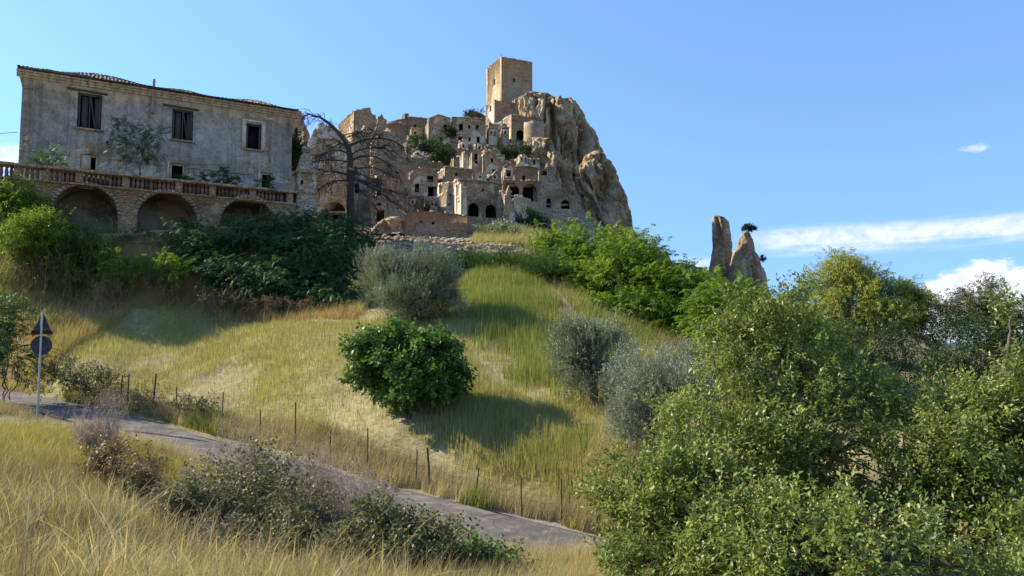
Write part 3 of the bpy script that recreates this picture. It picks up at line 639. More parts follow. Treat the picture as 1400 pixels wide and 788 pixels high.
# tiers of small roofless houses filling the slope
rr_ = random.Random(77); ORD = ['first', 'second', 'third', 'fourth', 'fifth', 'sixth', 'seventh', 'eighth']
for tier, y_, d_, spans in (('tier below the ridge houses', 211, 105.5, [(603, 618), (626, 640), (648, 662)]),
      ('tier above the stepped house', 229, 97, [(575, 592), (600, 614), (658, 672), (676, 690), (708, 722)]),
      ('tier by the square upper block', 250, 86.5, [(561, 576), (578, 594), (648, 664), (668, 684)]),
      ('tier above the retaining wall', 287, 72.5, [(556, 570), (586, 599)]),
      ('tier left of the apse-like wall', 190, 114.5, [(666, 680), (684, 696)])):
    for q, (x0, x1) in enumerate(spans):
        tone, mm = rr_.choice([('pale', 'lime_sunlit'), ('patchy', 'mixed'), ('tan', 'tuff'), ('pale', 'lime_sunlit')]); h_ = rr_.uniform(13, 20); nw = rr_.choice([1, 2, 2]); w_ = x1 - x0
        ww = [('r', x0 + w_ * (.3 if nw == 2 else .45) + k * w_ * .38, y_ - h_ * .72, x0 + w_ * (.3 if nw == 2 else .45) + k * w_ * .38 + 2.6, y_ - h_ * .72 + rr_.uniform(3.4, 5.5), rr_.choice(['n', 'w', ''])) for k in range(nw)]
        H('%s little house with %s, %s from left in %s' % (tone, 'one window' if nw == 1 else 'two windows', ORD[q], tier), x0 + 2, y_ + 3, d_, rr_.uniform(6, 16), x0, x1, y_ - h_, M_[mm], ww, rag=rr_.choice([.06, .12, .3]),
          topr=rr_.choice([None, None, None, [(x0 + 2, y_ - h_ + 2.5), (x0 + 2 + (w_ - 2) / 2, y_ - h_ - 1), (x1, y_ - h_ + 2.5)]]), roof=rr_.choice(['flat', 'tile']), matl=M_['lime_sunlit'])  # left flanks get the paler material to look sunlit

# ------------------------------------------------------------------ crags and pinnacles
def rockmat(name, cols, sc=1.):
    m, nt, b, ou = newmat(name); T = NT(nt)
    vec = T.map((1, 1, .35))
    n1 = T.noise(.35 * sc, 8, .68, vec, .6); n2 = T.noise(2.2 * sc, 7, .72); v = T.vor(1.1 * sc, 'F1', vec); n3 = T.noise(.09 * sc, 4, .6)
    c = T.ramp(T.math('ADD', T.math('MULTIPLY', n1, .6), T.math('MULTIPLY', n2, .4)), [(.40, cols[0]), (.5, cols[1]), (.59, cols[2])])
    c = T.mix(.5, c, T.ramp(n3, [(.35, .65), (.65, 1.25)]), 'MULTIPLY')
    spk = T.noise(6 * sc, 4, .7); c = T.mix(.45, c, T.ramp(spk, [(.38, .35), (.5, 1.)]), 'MULTIPLY')
    # dry grass and moss wherever the rock is level enough to hold it
    g = T.N.new('ShaderNodeNewGeometry'); sx = T.N.new('ShaderNodeSeparateXYZ'); T.L.new(g.outputs['Normal'], sx.inputs[0])
    c = T.mix(T.ramp(T.math('ADD', sx.outputs[2], T.math('MULTIPLY', T.math('SUBTRACT', n2, .5), .7)), [(.66, 0.), (.82, .85)]), c, (.30, .23, .11))
    T.L.new(c, b.inputs['Base Color']); T.bump(T.math('ADD', T.math('ADD', n1, T.math('MULTIPLY', n2, .8)), T.math('MULTIPLY', v, .35)), b, 1., .35)
    b.inputs['Roughness'].default_value = 1; b.inputs['Specular IOR Level'].default_value = 0
    return m
ROCK = rockmat('tan_conglomerate', [(.20, .135, .075), (.42, .305, .18), (.58, .455, .285)])
def crag(name, label, prof, d, dep, seed, amp, lean=0., flute=1., rings=210, segs=320, sq=2.4, mat=None, cat='rock', gul=1., block=0.):
    prof = np.array(prof, float)
    zc = np.array([P(700, y, d)[2] for y in prof[:, 0]]); xl = (prof[:, 1] - 700) / F * d; xr = (prof[:, 2] - 700) / F * d
    o = np.argsort(zc); zc, xl, xr = zc[o], xl[o], xr[o]; z = np.linspace(zc[0], zc[-1], rings)
    # ease towards the top so that rings close over
    L = np.interp(z, zc, xl); Rr = np.interp(z, zc, xr)
    a = np.linspace(0, 2 * math.pi, segs, endpoint=False)
    ca, sa = np.cos(a), np.sin(a)
    px_ = np.sign(ca) * np.abs(ca) ** (2 / sq); py_ = np.sign(sa) * np.abs(sa) ** (2 / sq)
    cxm = (L + Rr) / 2; hw = (Rr - L) / 2; hd = hw * dep
    X = cxm[:, None] + hw[:, None] * px_; Y = d + hd[:, None] * py_; Z = np.repeat(z[:, None], segs, 1)
    zz = Z - lean * (X - cxm[:, None]); ln = lean * .35
    xs = X + ln * Z
    f1 = fbm(xs * .16, Y * .16, Z * .045, s=seed, o=5)
    f2 = 1 - np.abs(fbm(xs * .22 * flute, Y * .22 * flute, Z * .06, s=seed + 20, o=4)) * 4
    f3 = fbm(xs * .9, Y * .9, Z * .45, s=seed + 40, o=4)
    f4 = 1 - np.abs(fbm(xs * .12, Y * .12, Z * .25, s=seed + 60, o=3)) * 4
    f5 = fbm(xs * 2.4, Y * 2.4, Z * 1.1, s=seed + 80, o=3)
    g1 = np.exp(-(fbm(xs * .2, Y * .2, Z * .03, s=seed + 100, o=4) / .035) ** 2); g2 = np.exp(-(fbm(xs * .5, Y * .5, Z * .07, s=seed + 120, o=4) / .04) ** 2); g3 = np.exp(-(fbm(xs * .1, Y * .1, Z * .3, s=seed + 140, o=4) / .03) ** 2)
    D = amp * (-gul * (g1 * 1.3 + g2 * .6 + g3 * .35) + f1 * 3.2 + (f2 - .4) * .9 + f3 * 1.4 + (f4 - .4) * .5 + f5 * 1.0)
    if block:      # courses of blocks, each one set in or out by its own amount
        kz = np.floor(Z / .34); kx = np.floor((np.repeat(a[None], rings, 0) * hw.max()) / .55 + .5 * (kz % 2)); kk = np.zeros_like(kz, int)
        D = D + block * (_h(kx.astype(int), kz.astype(int), kk, seed) - .5) * 2 + block * 1.6 * (_h(np.floor(kx / 4).astype(int), np.floor(kz / 5).astype(int), kk, seed + 9) - .5)
    edge = .32 + .68 * np.abs(py_)[None]          # keep the outline close to the surveyed one
    topf = np.clip((z[-1] - z) / (hw.max() * .15 + .1), .25, 1)[:, None]
    nx = px_ * edge * D * topf; ny = py_ * D * topf
    X = X + nx * .6; Y = Y + ny
    Z = Z + f3 * amp * .5
    if block: Z = Z + (_h(np.floor(np.repeat(a[None], rings, 0) * 2.6).astype(int), kk, kk, seed + 5) - .55) * 1.3 * sstep(.55, 1, (z - z[0]) / (z[-1] - z[0]))[:, None]
    mb = MB(); Gd = np.stack([X, Y, Z], -1)
    cap = Gd[-1].mean(0); capr = cap + (Gd[-1] - cap) * .45; capr[:, 2] += .12 * amp
    cap2 = np.repeat((cap + [0, 0, .1 * amp])[None], segs, 0)
    mb.grid(np.concatenate([Gd, capr[None], cap2[None]]), wrap=True)
    ob = mb.build(name, mat or ROCK, smooth=False); return tag(ob, label, cat)
crag('rock_crag', 'great fluted tan crag that carries the town and keep', [(128, 728, 740), (129.5, 720, 752), (133, 714, 760), (139, 711, 770), (141, 710, 784), (146, 709, 791), (156, 710, 800), (170, 713, 808), (184, 716, 814), (206, 720, 822), (240, 728, 838), (280, 736, 850), (335, 740, 868), (380, 735, 880)], 128, .75, 3, 1.5, gul=1.7)
crag('rock_crag', 'leaning lower crag shouldering the right of the great one', [(208, 814, 822), (210, 807, 828), (216, 801, 830), (225, 795, 836), (240, 790, 843), (256, 787, 850), (273, 785, 857), (300, 782, 865), (330, 779, 873), (350, 776, 880), (385, 770, 890)], 111, .9, 11, 1.15, lean=.9, gul=1.6)
crag('rock_crag', 'shaded rock buttress rising behind the cave mouths', [(190, 722, 740), (196, 716, 752), (215, 712, 765), (240, 716, 780), (270, 725, 792), (300, 730, 800), (340, 728, 806)], 109, .8, 23, 1.3)
crag('rock_outcrop', 'small rock knob at the foot of the leaning crag', [(290, 745, 758), (296, 738, 775), (306, 732, 800), (320, 728, 815), (345, 720, 822)], 92, .7, 31, .9, rings=50, segs=110)
crag('ruined_mass', 'eroded half-fallen masonry hump over the broad dark arch', [(172, 436, 446), (176, 430, 455), (184, 424, 468), (196, 419, 476), (212, 415, 479), (240, 414, 480), (272, 414, 482)], 70, .35, 61, .5, rings=110, segs=200, mat=M_['mixed'], cat='ruin', gul=.35, block=.11, sq=4.5)
crag('ruined_mass', 'rounded crumbling masonry front above the dark door', [(181, 514, 530), (184, 508, 538), (192, 505, 544), (205, 503, 550), (225, 502, 553), (262, 502, 554), (290, 503, 555)], 68.5, .45, 67, .32, rings=90, segs=160, mat=M_['brick'], cat='ruin', gul=.2, block=.09, sq=3.6)
crag('ruined_mass', 'broken rubble face between the hump and the dark door', [(180, 482, 496), (186, 478, 504), (200, 474, 508), (230, 473, 509), (300, 472, 510)], 73.5, .5, 71, .36, rings=80, segs=120, mat=M_['tuff'], cat='ruin', gul=.35, block=.11, sq=4.5)
crag('rubble_heap', 'sloping heap of fallen masonry at the foot of the wall spur', [(300, 692, 700), (306, 684, 708), (316, 676, 718), (330, 666, 730)], 70, .6, 73, .5, rings=40, segs=90, mat=M_['tuff'], cat='rubble')
crag('rubble_heap', 'heap of rubble left of the long retaining wall', [(297, 530, 545), (302, 522, 556), (310, 512, 564), (322, 500, 572)], 63, .6, 79, .5, rings=40, segs=90, mat=M_['tuff'], cat='rubble')
crag('rock_pinnacle', 'tall blunt rock pinnacle, left of the pair', [(295, 980, 988), (297, 977.5, 994), (302, 976, 999), (315, 975, 1001), (335, 975, 1002), (355, 974, 1002), (378, 972, 1001), (400, 968, 1002)], 116, .8, 41, .7, rings=90, segs=110)
crag('rock_pinnacle', 'tapering rock pinnacle with a small tree on its tip', [(317, 1021, 1026), (319, 1017, 1029), (328, 1012, 1032), (345, 1005, 1037), (360, 1001, 1042), (375, 999, 1046), (392, 999, 1050), (410, 998, 1056)], 112, .8, 47, .65, rings=90, segs=110)
crag('rock_outcrop', 'low weathered boulder ridge left of the pinnacles', [(360, 928, 938), (363, 922, 950), (368, 915, 962), (376, 905, 972), (395, 895, 985)], 104, .7, 53, .5, rings=40, segs=110)
crag('rock_outcrop', 'rounded boulder hump close beside the left pinnacle', [(366, 955, 963), (369, 951, 969), (378, 946, 975), (395, 940, 982)], 108, .7, 57, .4, rings=34, segs=90)
# ------------------------------------------------------------------ the palazzo and its arched terrace
E = (math.cos(R(30)), math.sin(R(30))); INN = (-E[1], E[0]); E3 = np.array([*E, 0.]); I3 = np.array([*INN, 0.]); Z3 = np.array([0, 0, 1.])
A = P(25, 225, 42.2)
pal = empty('palazzo', (A[0], A[1], 9.0), 'derelict two storey palazzo with grey peeling plaster and sagging tiled roof', 'palazzo')
def fz_(x, y): return on_plane(x, y, A, E)
LEN = fz_(400, 152)[0]; ZT = fz_(25, 97)[1]; ZB = 8.2
def palmat():
    m, nt, b, ou = newmat('peeling_plaster_facade'); T = NT(nt)
    sx = T.N.new('ShaderNodeSeparateXYZ'); T.L.new(T.tc, sx.inputs[0]); z = sx.outputs[2]     # metres above the terrace
    along_ = T.math('ADD', T.math('MULTIPLY', sx.outputs[0], E[0]), T.math('MULTIPLY', sx.outputs[1], E[1]))
    vec = T.map((1, 1, 2.2))
    ed = T.vor(3.4, 'DISTANCE_TO_EDGE', vec); sep = T.N.new('ShaderNodeSeparateColor'); T.L.new(T.vor(3.4, 'F1', vec, 'Color'), sep.inputs[0])
    fine = T.noise(7, 7, .72); med = T.noise(1.6, 8, .7); big = T.noise(.5, 6, .68)
    bare = T.ramp(sep.outputs[0], [(0, (0.354, 0.256, 0.147)), (.5, (0.582, 0.448, 0.269)), (1, (0.749, 0.611, 0.395))])
    bare = T.mix(1, bare, T.ramp(ed, [(0, .6), (.1, 1.)]), 'MULTIPLY')
    lime = T.mix(.8, (.60, .52, .40), T.ramp(fine, [(.3, .55), (.5, 1.), (.7, 1.25)]), 'MULTIPLY')
    bare = T.mix(T.ramp(med, [(.44, 0.), (.54, .9)]), bare, lime)
    grey = T.mix(.9, (.37, .325, .26), T.ramp(T.math('ADD', T.math('MULTIPLY', med, .6), T.math('MULTIPLY', fine, .4)), [(.35, .5), (.5, 1.), (.62, 1.45)]), 'MULTIPLY')
    tan_ = T.mix(.85, (.53, .43, .29), T.ramp(med, [(.35, .7), (.5, 1.), (.65, 1.15)]), 'MULTIPLY')
    # render survives in broad sheets with broken edges: mostly between the lower string and the cornice
    k = T.math('ADD', big, T.math('MULTIPLY', T.math('SUBTRACT', med, .5), .55))
    hi = T.math('MULTIPLY', T.math('SUBTRACT', z, 1.9), .08)
    keepm = T.ramp(T.math('ADD', k, T.math('MINIMUM', hi, .14)), [(.492, 0.), (.505, 1.)])
    topm = T.ramp(T.math('ADD', T.math('MULTIPLY', z, .1), T.math('MULTIPLY', T.math('SUBTRACT', k, .5), .25)), [(.60, 0.), (.62, 1.)])
    c = T.mix(keepm, bare, grey); c = T.mix(topm, c, tan_)
    streak = T.noise(1, 6, .6, T.map((3.5, 3.5, .16)))
    c = T.mix(.55, c, T.ramp(streak, [(.36, .5), (.52, 1.)]), 'MULTIPLY')
    crack = T.vor(.5, 'DISTANCE_TO_EDGE', T.map((1, 1, .6)))
    c = T.mix(T.ramp(crack, [(.0, .55), (.012, 0.)]), c, (0.104, 0.084, 0.059))
    T.L.new(c, b.inputs['Base Color']); b.inputs['Roughness'].default_value = .95; b.inputs['Specular IOR Level'].default_value = .1
    h = T.math('ADD', T.math('MULTIPLY', keepm, .9), T.math('ADD', T.math('MULTIPLY', fine, .4), T.math('MULTIPLY', T.ramp(ed, [(0, 0.), (.12, 1.)]), .4)))
    T.bump(h, b, .8, .05); return m
PM = palmat()
TERR = stone('terrace_masonry', (0.260, 0.163, 0.088), (0.478, 0.320, 0.176), (0.645, 0.473, 0.277), 3.6, .55, .55, .8, (0.416, 0.345, 0.227), .56, zs=2.2)
wins = [(107, 126, 138, 178, 'shut'), (236, 148, 263.5, 193.5, 'shut'), (337, 168, 357, 205.5, 'open'), (110, 210, 134, 235, 'half'), (232, 222, 253, 247, 'low'), (356, 235, 373, 258, 'frame')]
holes = []; rects = []
for x0, y0, x1, y1, k in wins:
    s0, za = fz_(x0, y0); s1, zc = fz_(x1, y1); s0b, _ = fz_(x0, y1)
    za = (za + fz_(x1, y0 + (x1 - x0) * .12)[1]) / 2
    holes.append(arch_loop(s0, s1, zc, za, k != 'half', 7) if k != 'half' else [(s0, zc), (s1, zc), (s1, za), ((s0 + s1) / 2, za + .07), (s0, za)]); rects.append((s0, s1, zc, za, k))
slab('wall', pal, A, E, INN, [(0, ZB), (LEN, ZB), (LEN, ZT), (0, ZT)], holes, .55, PM)
DEP = 9.0
def ap(s, d, z): return np.array([A[0], A[1], 0]) + E3 * s + I3 * d + Z3 * z
for s, nm in ((0, 0), (LEN - .55, 1)):
    o_ = ap(s, 0, 0); slab('wall', pal, o_, INN, E, [(.56, ZB), (DEP, ZB), (DEP, ZT - .02), (.56, ZT - .02)], [], .55, PM)
slab('wall', pal, ap(0, DEP, 0), E, INN, [(0, ZB), (LEN, ZB), (LEN, ZT), (0, ZT)], [], .5, PM)
mb = MB(); mb.box(ap(LEN / 2, DEP / 2, 11.15), LEN / 2 - .6, DEP / 2 - .6, .1, E3, I3); mb.build('floor', M_['wood'], pal)
# moulded cornice in three courses
for q, (pr, z0, z1) in enumerate(((.10, -.34, -.2), (.2, -.2, -.06), (.34, -.06, .05))):
    mb = MB(); n_ = 40; rr_ = random.Random(q)
    for k in range(n_):
        s0 = -.3 + (LEN + .6) * k / n_; s1 = -.3 + (LEN + .6) * (k + 1) / n_; p_ = pr + rr_.uniform(-.025, .02)
        mb.box(ap((s0 + s1) / 2, -p_ / 2 + .002 * q, ZT + (z0 + z1) / 2), (s1 - s0) / 2 - .002, p_ / 2, (z1 - z0) / 2 - .002, E3, I3)
    mb.build('cornice', PM, pal)
# roof: low pitch with slumped patches; barrel tiles in rows, every row broken and uneven
rr_ = np.random.default_rng(4)
mb = MB(); ns, nd = 64, 15
sg = np.linspace(-.25, LEN + .25, ns); dg = np.linspace(-.42, 4.6, nd)
SG, DG = np.meshgrid(sg, dg, indexing='ij')
def roofz(s, d):
    t = s / LEN
    hump = .62 * np.exp(-((t - .27) / .13) ** 2) + .30 * np.exp(-((t - .57) / .08) ** 2) + .42 * np.exp(-((t - .87) / .09) ** 2) + .12 * np.exp(-((t - .06) / .04) ** 2)
    return ZT + .08 + np.clip(d + .4, 0, None) * .30 + hump * .6 * sstep(.0, 2.2, d) * (1 - .25 * sstep(2.5, 4.6, d)) + fbm(s * .9, d * .9, s=5) * .13 - .05 * sstep(.92, 1, t)
mb.grid(ap(0, 0, 0)[None, None] + SG[..., None] * E3 + DG[..., None] * I3 + roofz(SG, DG)[..., None] * Z3)
Gb = ap(0, 0, 0)[None, None] + SG[:, [0, -1]][..., None] * E3 + DG[:, [0, -1]][..., None] * I3 + np.full((ns, 2, 1), ZT + .055) * Z3
mb.grid(Gb); mb.build('roof', M_['tile'], pal)
mb = MB(); mb.box(ap(LEN / 2, -.36, ZT + .115), LEN / 2 + .25, .05, .06, E3, I3); mb.build('eave_board', M_['wood'], pal)
tm = MB(); a_ = np.linspace(0, math.pi, 5)
for q in range(int((LEN + .4) / .21)):
    s = -.2 + q * .21
    for k in range(9):
        if rr_.random() < .12 and k > 0: continue
        d0 = -.5 + k * .42 + rr_.uniform(-.04, .04); l_ = .5; s_ = s + rr_.uniform(-.03, .03)
        za, zb_ = roofz(np.array(s_), np.array(d0)) + .02, roofz(np.array(s_), np.array(d0 + l_))
        r0, r1 = .105, .085
        Gt = np.stack([np.stack([ap(s_ + r0 * math.cos(t), d0, za + r0 * .8 * math.sin(t)), ap(s_ + r1 * math.cos(t), d0 + l_, zb_ + r1 * .8 * math.sin(t))]) for t in a_])
        tm.grid(Gt); tm.grid(Gt - Z3 * .02)
o = tm.build('roof_tiles', M_['tile'], pal); o['kind'] = 'stuff'
# windows
for s0, s1, zc, za, k in rects:
    w_ = s1 - s0; h_ = za - zc; mid = (s0 + s1) / 2
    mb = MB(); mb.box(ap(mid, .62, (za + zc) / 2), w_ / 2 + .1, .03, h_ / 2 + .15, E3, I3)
    win = mb.build('window', M_['void'], pal)  # near-black panel stands in for the unlit room behind
    fr = MB(); t_ = .07
    for s in (s0 + t_ + .003, s1 - t_ - .003): fr.box(ap(s, .2, (za + zc) / 2), t_, .06, h_ / 2 - .004, E3, I3)
    fr.box(ap(mid, .2, za - t_), w_ / 2 - 2 * t_ - .005, .055, t_ * .9, E3, I3); fr.build('frame', M_['wood' if k in ('shut', 'open') else 'lime_sunlit'], win)
    if k == 'shut':
        for s, wd in ((s0 + w_ * .30, w_ * .13), (s1 - w_ * .17, w_ * .12)):      # folded shutter leaves with slats
            sh = MB(); sh.box(ap(s, .30, (za + zc) / 2 - .05), wd, .025, h_ / 2 - .12, E3, I3)
            shutter = sh.build('shutter', M_['wood'], win)
        bar = MB(); a0 = ap(s0 + w_ * .52, .14, za - .12); a1 = ap(s0 + w_ * .74, .14, zc + .1); bar.tube([a0, a1], .035, 5); bar.tube([ap(s0 + w_ * .5, .16, za - .1), ap(s0 + w_ * .5, .16, zc + .05)], .035, 5); bar.build('loose_batten', M_['wood'], win)
        li = MB(); li.box(ap(mid - .15, -.05, za + .09), w_ / 2 + .42, .07, .055, E3 + np.array([0, 0, -.02]), I3); li.build('lintel', M_['wood'], win)
    if k == 'half':
        sh = MB(); sh.box(ap(s0 + w_ * .33, .08, (za + zc) / 2), w_ * .25, .02, h_ / 2 - .04, E3, I3); sh.build('shutter', M_['lime_sunlit'], win)
    if k in ('low', 'frame'):
        sh = MB(); sh.box(ap(s0 - .07, -.02, (za + zc) / 2), .06, .04, h_ / 2 + .05, E3, I3); sh.build('jamb', M_['lime_sunlit'], win)
    sb = MB(); sb.box(ap(mid, -.03, zc - .07), w_ / 2 + .14, .12, .055, E3, I3); sb.build('sill', M_['greyst'], win)
    if k == 'open':
        fb = MB()
        for s in (s0 - .13, s1 + .13): fb.box(ap(s, -.02, (za + zc) / 2), .12, .035, h_ / 2 + .1, E3, I3)
        fb.box(ap(mid, -.02, za + .16), w_ / 2 + .26, .036, .055, E3, I3); fb.build('surround', M_['lime_sunlit'], win)
n_ = 24
for k in range(n_):
    s0, s1 = LEN * k / n_, LEN * (k + 1) / n_
    if any(s1 > r_[0] - .1 and s0 < r_[1] + .1 and r_[2] < 11.3 < r_[3] for r_ in rects): continue
    mb = MB(); mb.box(ap((s0 + s1) / 2, -.025, 11.28), (s1 - s0) / 2 - .002, .028, .05, E3, I3); mb.build('string_course', PM, pal)

s, z = fz_(210, 116); s2, z2 = fz_(207, 150); pb = MB(); pb.tube([ap(s, -.32, z + .25), ap(s, -.32, z - .05), ap(s, -.16, z - .25), ap(s - .02, -.14, z2)], .085, 8); pb.box(ap(s - .02, -.14, z2 - .12), .11, .1, .14, E3, I3); pb.build('downpipe', plain('flaking_painted_pipe', (.20, .17, .14), (.34, .30, .26), 12), pal)
s, z = fz_(147, 195); pb = MB(); pb.tube([ap(s, .1, z), ap(s, -.22, z - .02)], .07, 8); pb.build('drain_spout', M_['rust'], pal)
s2, z2 = fz_(147, 216); pb = MB(); V = [ap(s - .07, -.012, z), ap(s + .07, -.012, z), ap(s + .03, -.012, z2), ap(s - .03, -.012, z2)]; pb.add(V, [[0, 1, 2, 3]]); pb.build('rust_stain', plain('rust_stain', (.22, .11, .05), (.36, .22, .12), 5), pal)
s, z = fz_(369, 163); pb = MB(); pb.box(ap(s, -.012, z), .32, .02, .08, E3, I3); pb.build('plaster_patch', M_['lime_sunlit'], pal)

# terrace: balustrade, piers and three blind arches, running out of the frame on the left
O_ = A - I3 * 3.2
ter = empty('arched_terrace', (O_[0], O_[1], 6.0), 'brick terrace wall with three blind arches and a worn balustrade', 'terrace wall')
def tz(x, y): return on_plane(x, y, O_, E)
def tp(s, d, z): return np.array([O_[0], O_[1], 0]) + E3 * s + I3 * d + Z3 * z
TOP = tz(200, 241.5)[1]; SL = -1.3; SR = tz(406, 262)[0]
BZ0 = TOP - .80; BZ1 = TOP - .14
arches = []
for x0, x1, yc in ((70, 161, 253), (187.5, 270, 263), (301, 379, 271)):
    s0 = tz(x0, 300)[0]; s1 = tz(x1, 300)[0]; zc = tz((x0 + x1) / 2, yc)[1]; r = (s1 - s0) / 2
    arches.append((s0, s1, zc, zc - r * .98))
def archp(s0, s1, zc, zs, zb, k=17):
    c = (s0 + s1) / 2; r = (s1 - s0) / 2
    return [(s0, zb), (s1, zb)] + [(c + r * math.cos(t), zs + (zc - zs) * math.sin(t)) for t in np.linspace(0, math.pi, k)]
rr_ = random.Random(8)
slab('wall', ter, O_, E, INN, [(SL, 1.5), (SR, 1.5), (SR, BZ0 - .09), (SL, BZ0 - .09)], [archp(*a, 2.0) for a in arches], .7, TERR)
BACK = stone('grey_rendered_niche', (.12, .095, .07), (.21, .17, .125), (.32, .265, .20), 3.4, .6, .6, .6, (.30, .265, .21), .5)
for s0, s1, zc, zs in arches:
    c_ = (s0 + s1) / 2; r_ = (s1 - s0) / 2
    g = MB(); ring = [(s0, 2.0), (s0, zs)] + [(c_ - r_ * math.cos(t), zs + (zc - zs) * math.sin(t)) for t in np.linspace(0, math.pi, 17)] + [(s1, zs), (s1, 2.0)]
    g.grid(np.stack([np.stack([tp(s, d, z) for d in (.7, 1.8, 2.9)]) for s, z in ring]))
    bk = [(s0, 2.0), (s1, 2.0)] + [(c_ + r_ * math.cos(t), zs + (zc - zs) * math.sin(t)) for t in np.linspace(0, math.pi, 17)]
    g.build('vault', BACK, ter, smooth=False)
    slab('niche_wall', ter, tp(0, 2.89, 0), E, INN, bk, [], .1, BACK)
    vb = 23
    for q in range(vb):       # ring of separate voussoirs, each a little proud and uneven
        t0, t1 = math.pi * q / vb, math.pi * (q + 1) / vb; pr = .035 + rr_.uniform(-.012, .015); g_ = .012
        pts = []
        for dd in (-pr, .3):
            for rad, t in ((0, t0 + g_), (0, t1 - g_), (.2, t1 - g_), (.2, t0 + g_)):
                pts.append(tp(c_ - (r_ - .004 + rad) * math.cos(t), dd, zs + (zc - zs - .004 + rad) * math.sin(t)))
        v_ = MB(); v_.add(pts, [[0, 1, 2, 3], [4, 7, 6, 5], [0, 4, 5, 1], [1, 5, 6, 2], [2, 6, 7, 3], [3, 7, 4, 0]]); v_.build('voussoir', M_['tuff'], ter)
# string under the balustrade, coping above it
for nm, z0, z1, pr in (('base_course', BZ0 - .088, BZ0, .1), ('coping', BZ1, TOP, .2)):
    k = 0; s = SL
    while s < SR - .05:
        l_ = min(1.15 + rr_.uniform(-.15, .2), SR - s); g = MB()
        g.box(tp(s + l_ / 2, .2 + rr_.uniform(-.008, .008), (z0 + z1) / 2 + rr_.uniform(-.008, .008)), l_ / 2 - .008, .24 + pr, (z1 - z0) / 2 - .002, E3, I3); g.build(nm, TERR if nm == 'base_course' else M_['tuff'], ter); s += l_
# piers and balusters
BR = plain('sooty_brick', (.055, .04, .032), (.16, .105, .075), 7, .6, .03); BR2 = plain('worn_red_brick', (.12, .075, .055), (.27, .175, .12), 7, .6, .03)
piers = [tz(x, 250)[0] for x in (24, 62, 108, 172, 245, 291, 346, 397)]
pm_ = None
for s in piers:
    g = MB(); g.box(tp(s, .2, (BZ0 + BZ1) / 2), .2, .25, (BZ1 - BZ0) / 2 - .003, E3, I3); g.build('pier', TERR, ter)
bm_ = []
for mm in (BR, BR2, BR2):
    g = MB(); h = (BZ1 - BZ0) / 2 - .004
    prof = [(-h, .075), (-h + .08, .075), (-h + .12, .05), (-.1, .07), (0, .075), (.1, .065), (h - .12, .048), (h - .08, .075), (h, .075)]
    for (za, ra), (zb_, rb) in zip(prof[:-1], prof[1:]):
        V = [E3 * sx * r * 1.2 + I3 * sy * r * 1.5 + Z3 * z for z, r in ((za, ra), (zb_, rb)) for sx, sy in ((-1, -1), (1, -1), (1, 1), (-1, 1))]
        g.add(V, [[0, 1, 5, 4], [1, 2, 6, 5], [2, 3, 7, 6], [3, 0, 4, 7]])
    me = g.mesh('baluster'); me.materials.append(mm); bm_.append(me)
s = SL + .3
while s < SR - .1:
    if all(abs(s - q) > .3 for q in piers) and rr_.random() > .05:
        o = bpy.data.objects.new('baluster', rr_.choice([bm_[0], bm_[0], bm_[1], bm_[2]])); COL.objects.link(o); o.parent = ter
        o.location = tuple(tp(s + rr_.uniform(-.012, .012), .2, (BZ0 + BZ1) / 2) - np.array(ter.location))
    s += .235
g = MB(); g.box(tp((SR + 2.2) / 2, .40, (BZ0 + BZ1) / 2), (SR - 2.2) / 2, .02, (BZ1 - BZ0) / 2 - .01, E3, I3); g.build('panel_wall', BR2, ter)
g = MB(); g.box(tp((SL + SR) / 2, 2.0, 9.0), (SR - SL) / 2, 1.25, .06, E3, I3); g.build('paving', M_['greyst'], ter)
slab('wall', ter, tp(SR - .7, 0, 0), INN, E, [(.72, 1.5), (3.0, 1.5), (3.0, BZ0 - .1), (.72, BZ0 - .1)], [], .68, TERR)

# sentry-box pavilion closing the terrace
C_ = P(406, 300, 46.9)
pav = empty('corner_pavilion', (C_[0], C_[1], 6.5), 'small square sentry box with a concave stone cap ending the terrace', 'pavilion')
def pp(s, d, z): return np.array([C_[0], C_[1], 0]) + E3 * s + I3 * d + Z3 * z
pw = along(C_, E, 432, 9.5); z_eave = P(418, 236, 47)[2]; z_mid = P(418, 263, 47)[2]; z_apex = P(416, 208, 47)[2]
s0, za = on_plane(411, 246, C_, E); s1, zb_ = on_plane(414.5, 252.5, C_, E)
slab('wall', pav, C_, E, INN, [(0, z_mid + .06), (pw, z_mid + .06), (pw, z_eave), (0, z_eave)], [arch_loop(s0, s1, zb_, za, True)], .25, M_['mixed'])
for o_, e_, i_ in ((pp(0, 0, 0), INN, E), (pp(pw - .25, 0, 0), INN, E)): slab('wall', pav, o_, e_, i_, [(.26, z_mid + .06), (pw, z_mid + .06), (pw, z_eave), (.26, z_eave)], [], .25, M_['mixed'])
slab('wall', pav, pp(0, pw - .25, 0), E, INN, [(.26, z_mid + .06), (pw - .26, z_mid + .06), (pw - .26, z_eave), (.26, z_eave)], [], .25, M_['mixed'])
g = MB(); g.box(pp(pw / 2, pw / 2, (z_mid + 3.0) / 2), pw / 2, pw / 2, (z_mid - 3.0) / 2, E3, I3); g.build('base', M_['mixed'], pav)
g = MB(); g.box(pp(pw / 2, pw / 2, z_mid + .03), pw / 2 + .06, pw / 2 + .06, .028, E3, I3); g.build('band', M_['tuff'], pav)
g = MB(); g.box(pp(pw / 2, pw / 2, z_eave + .06), pw / 2 + .1, pw / 2 + .1, .055, E3, I3); g.build('eave', M_['tuff'], pav)
g = MB(); rings = []
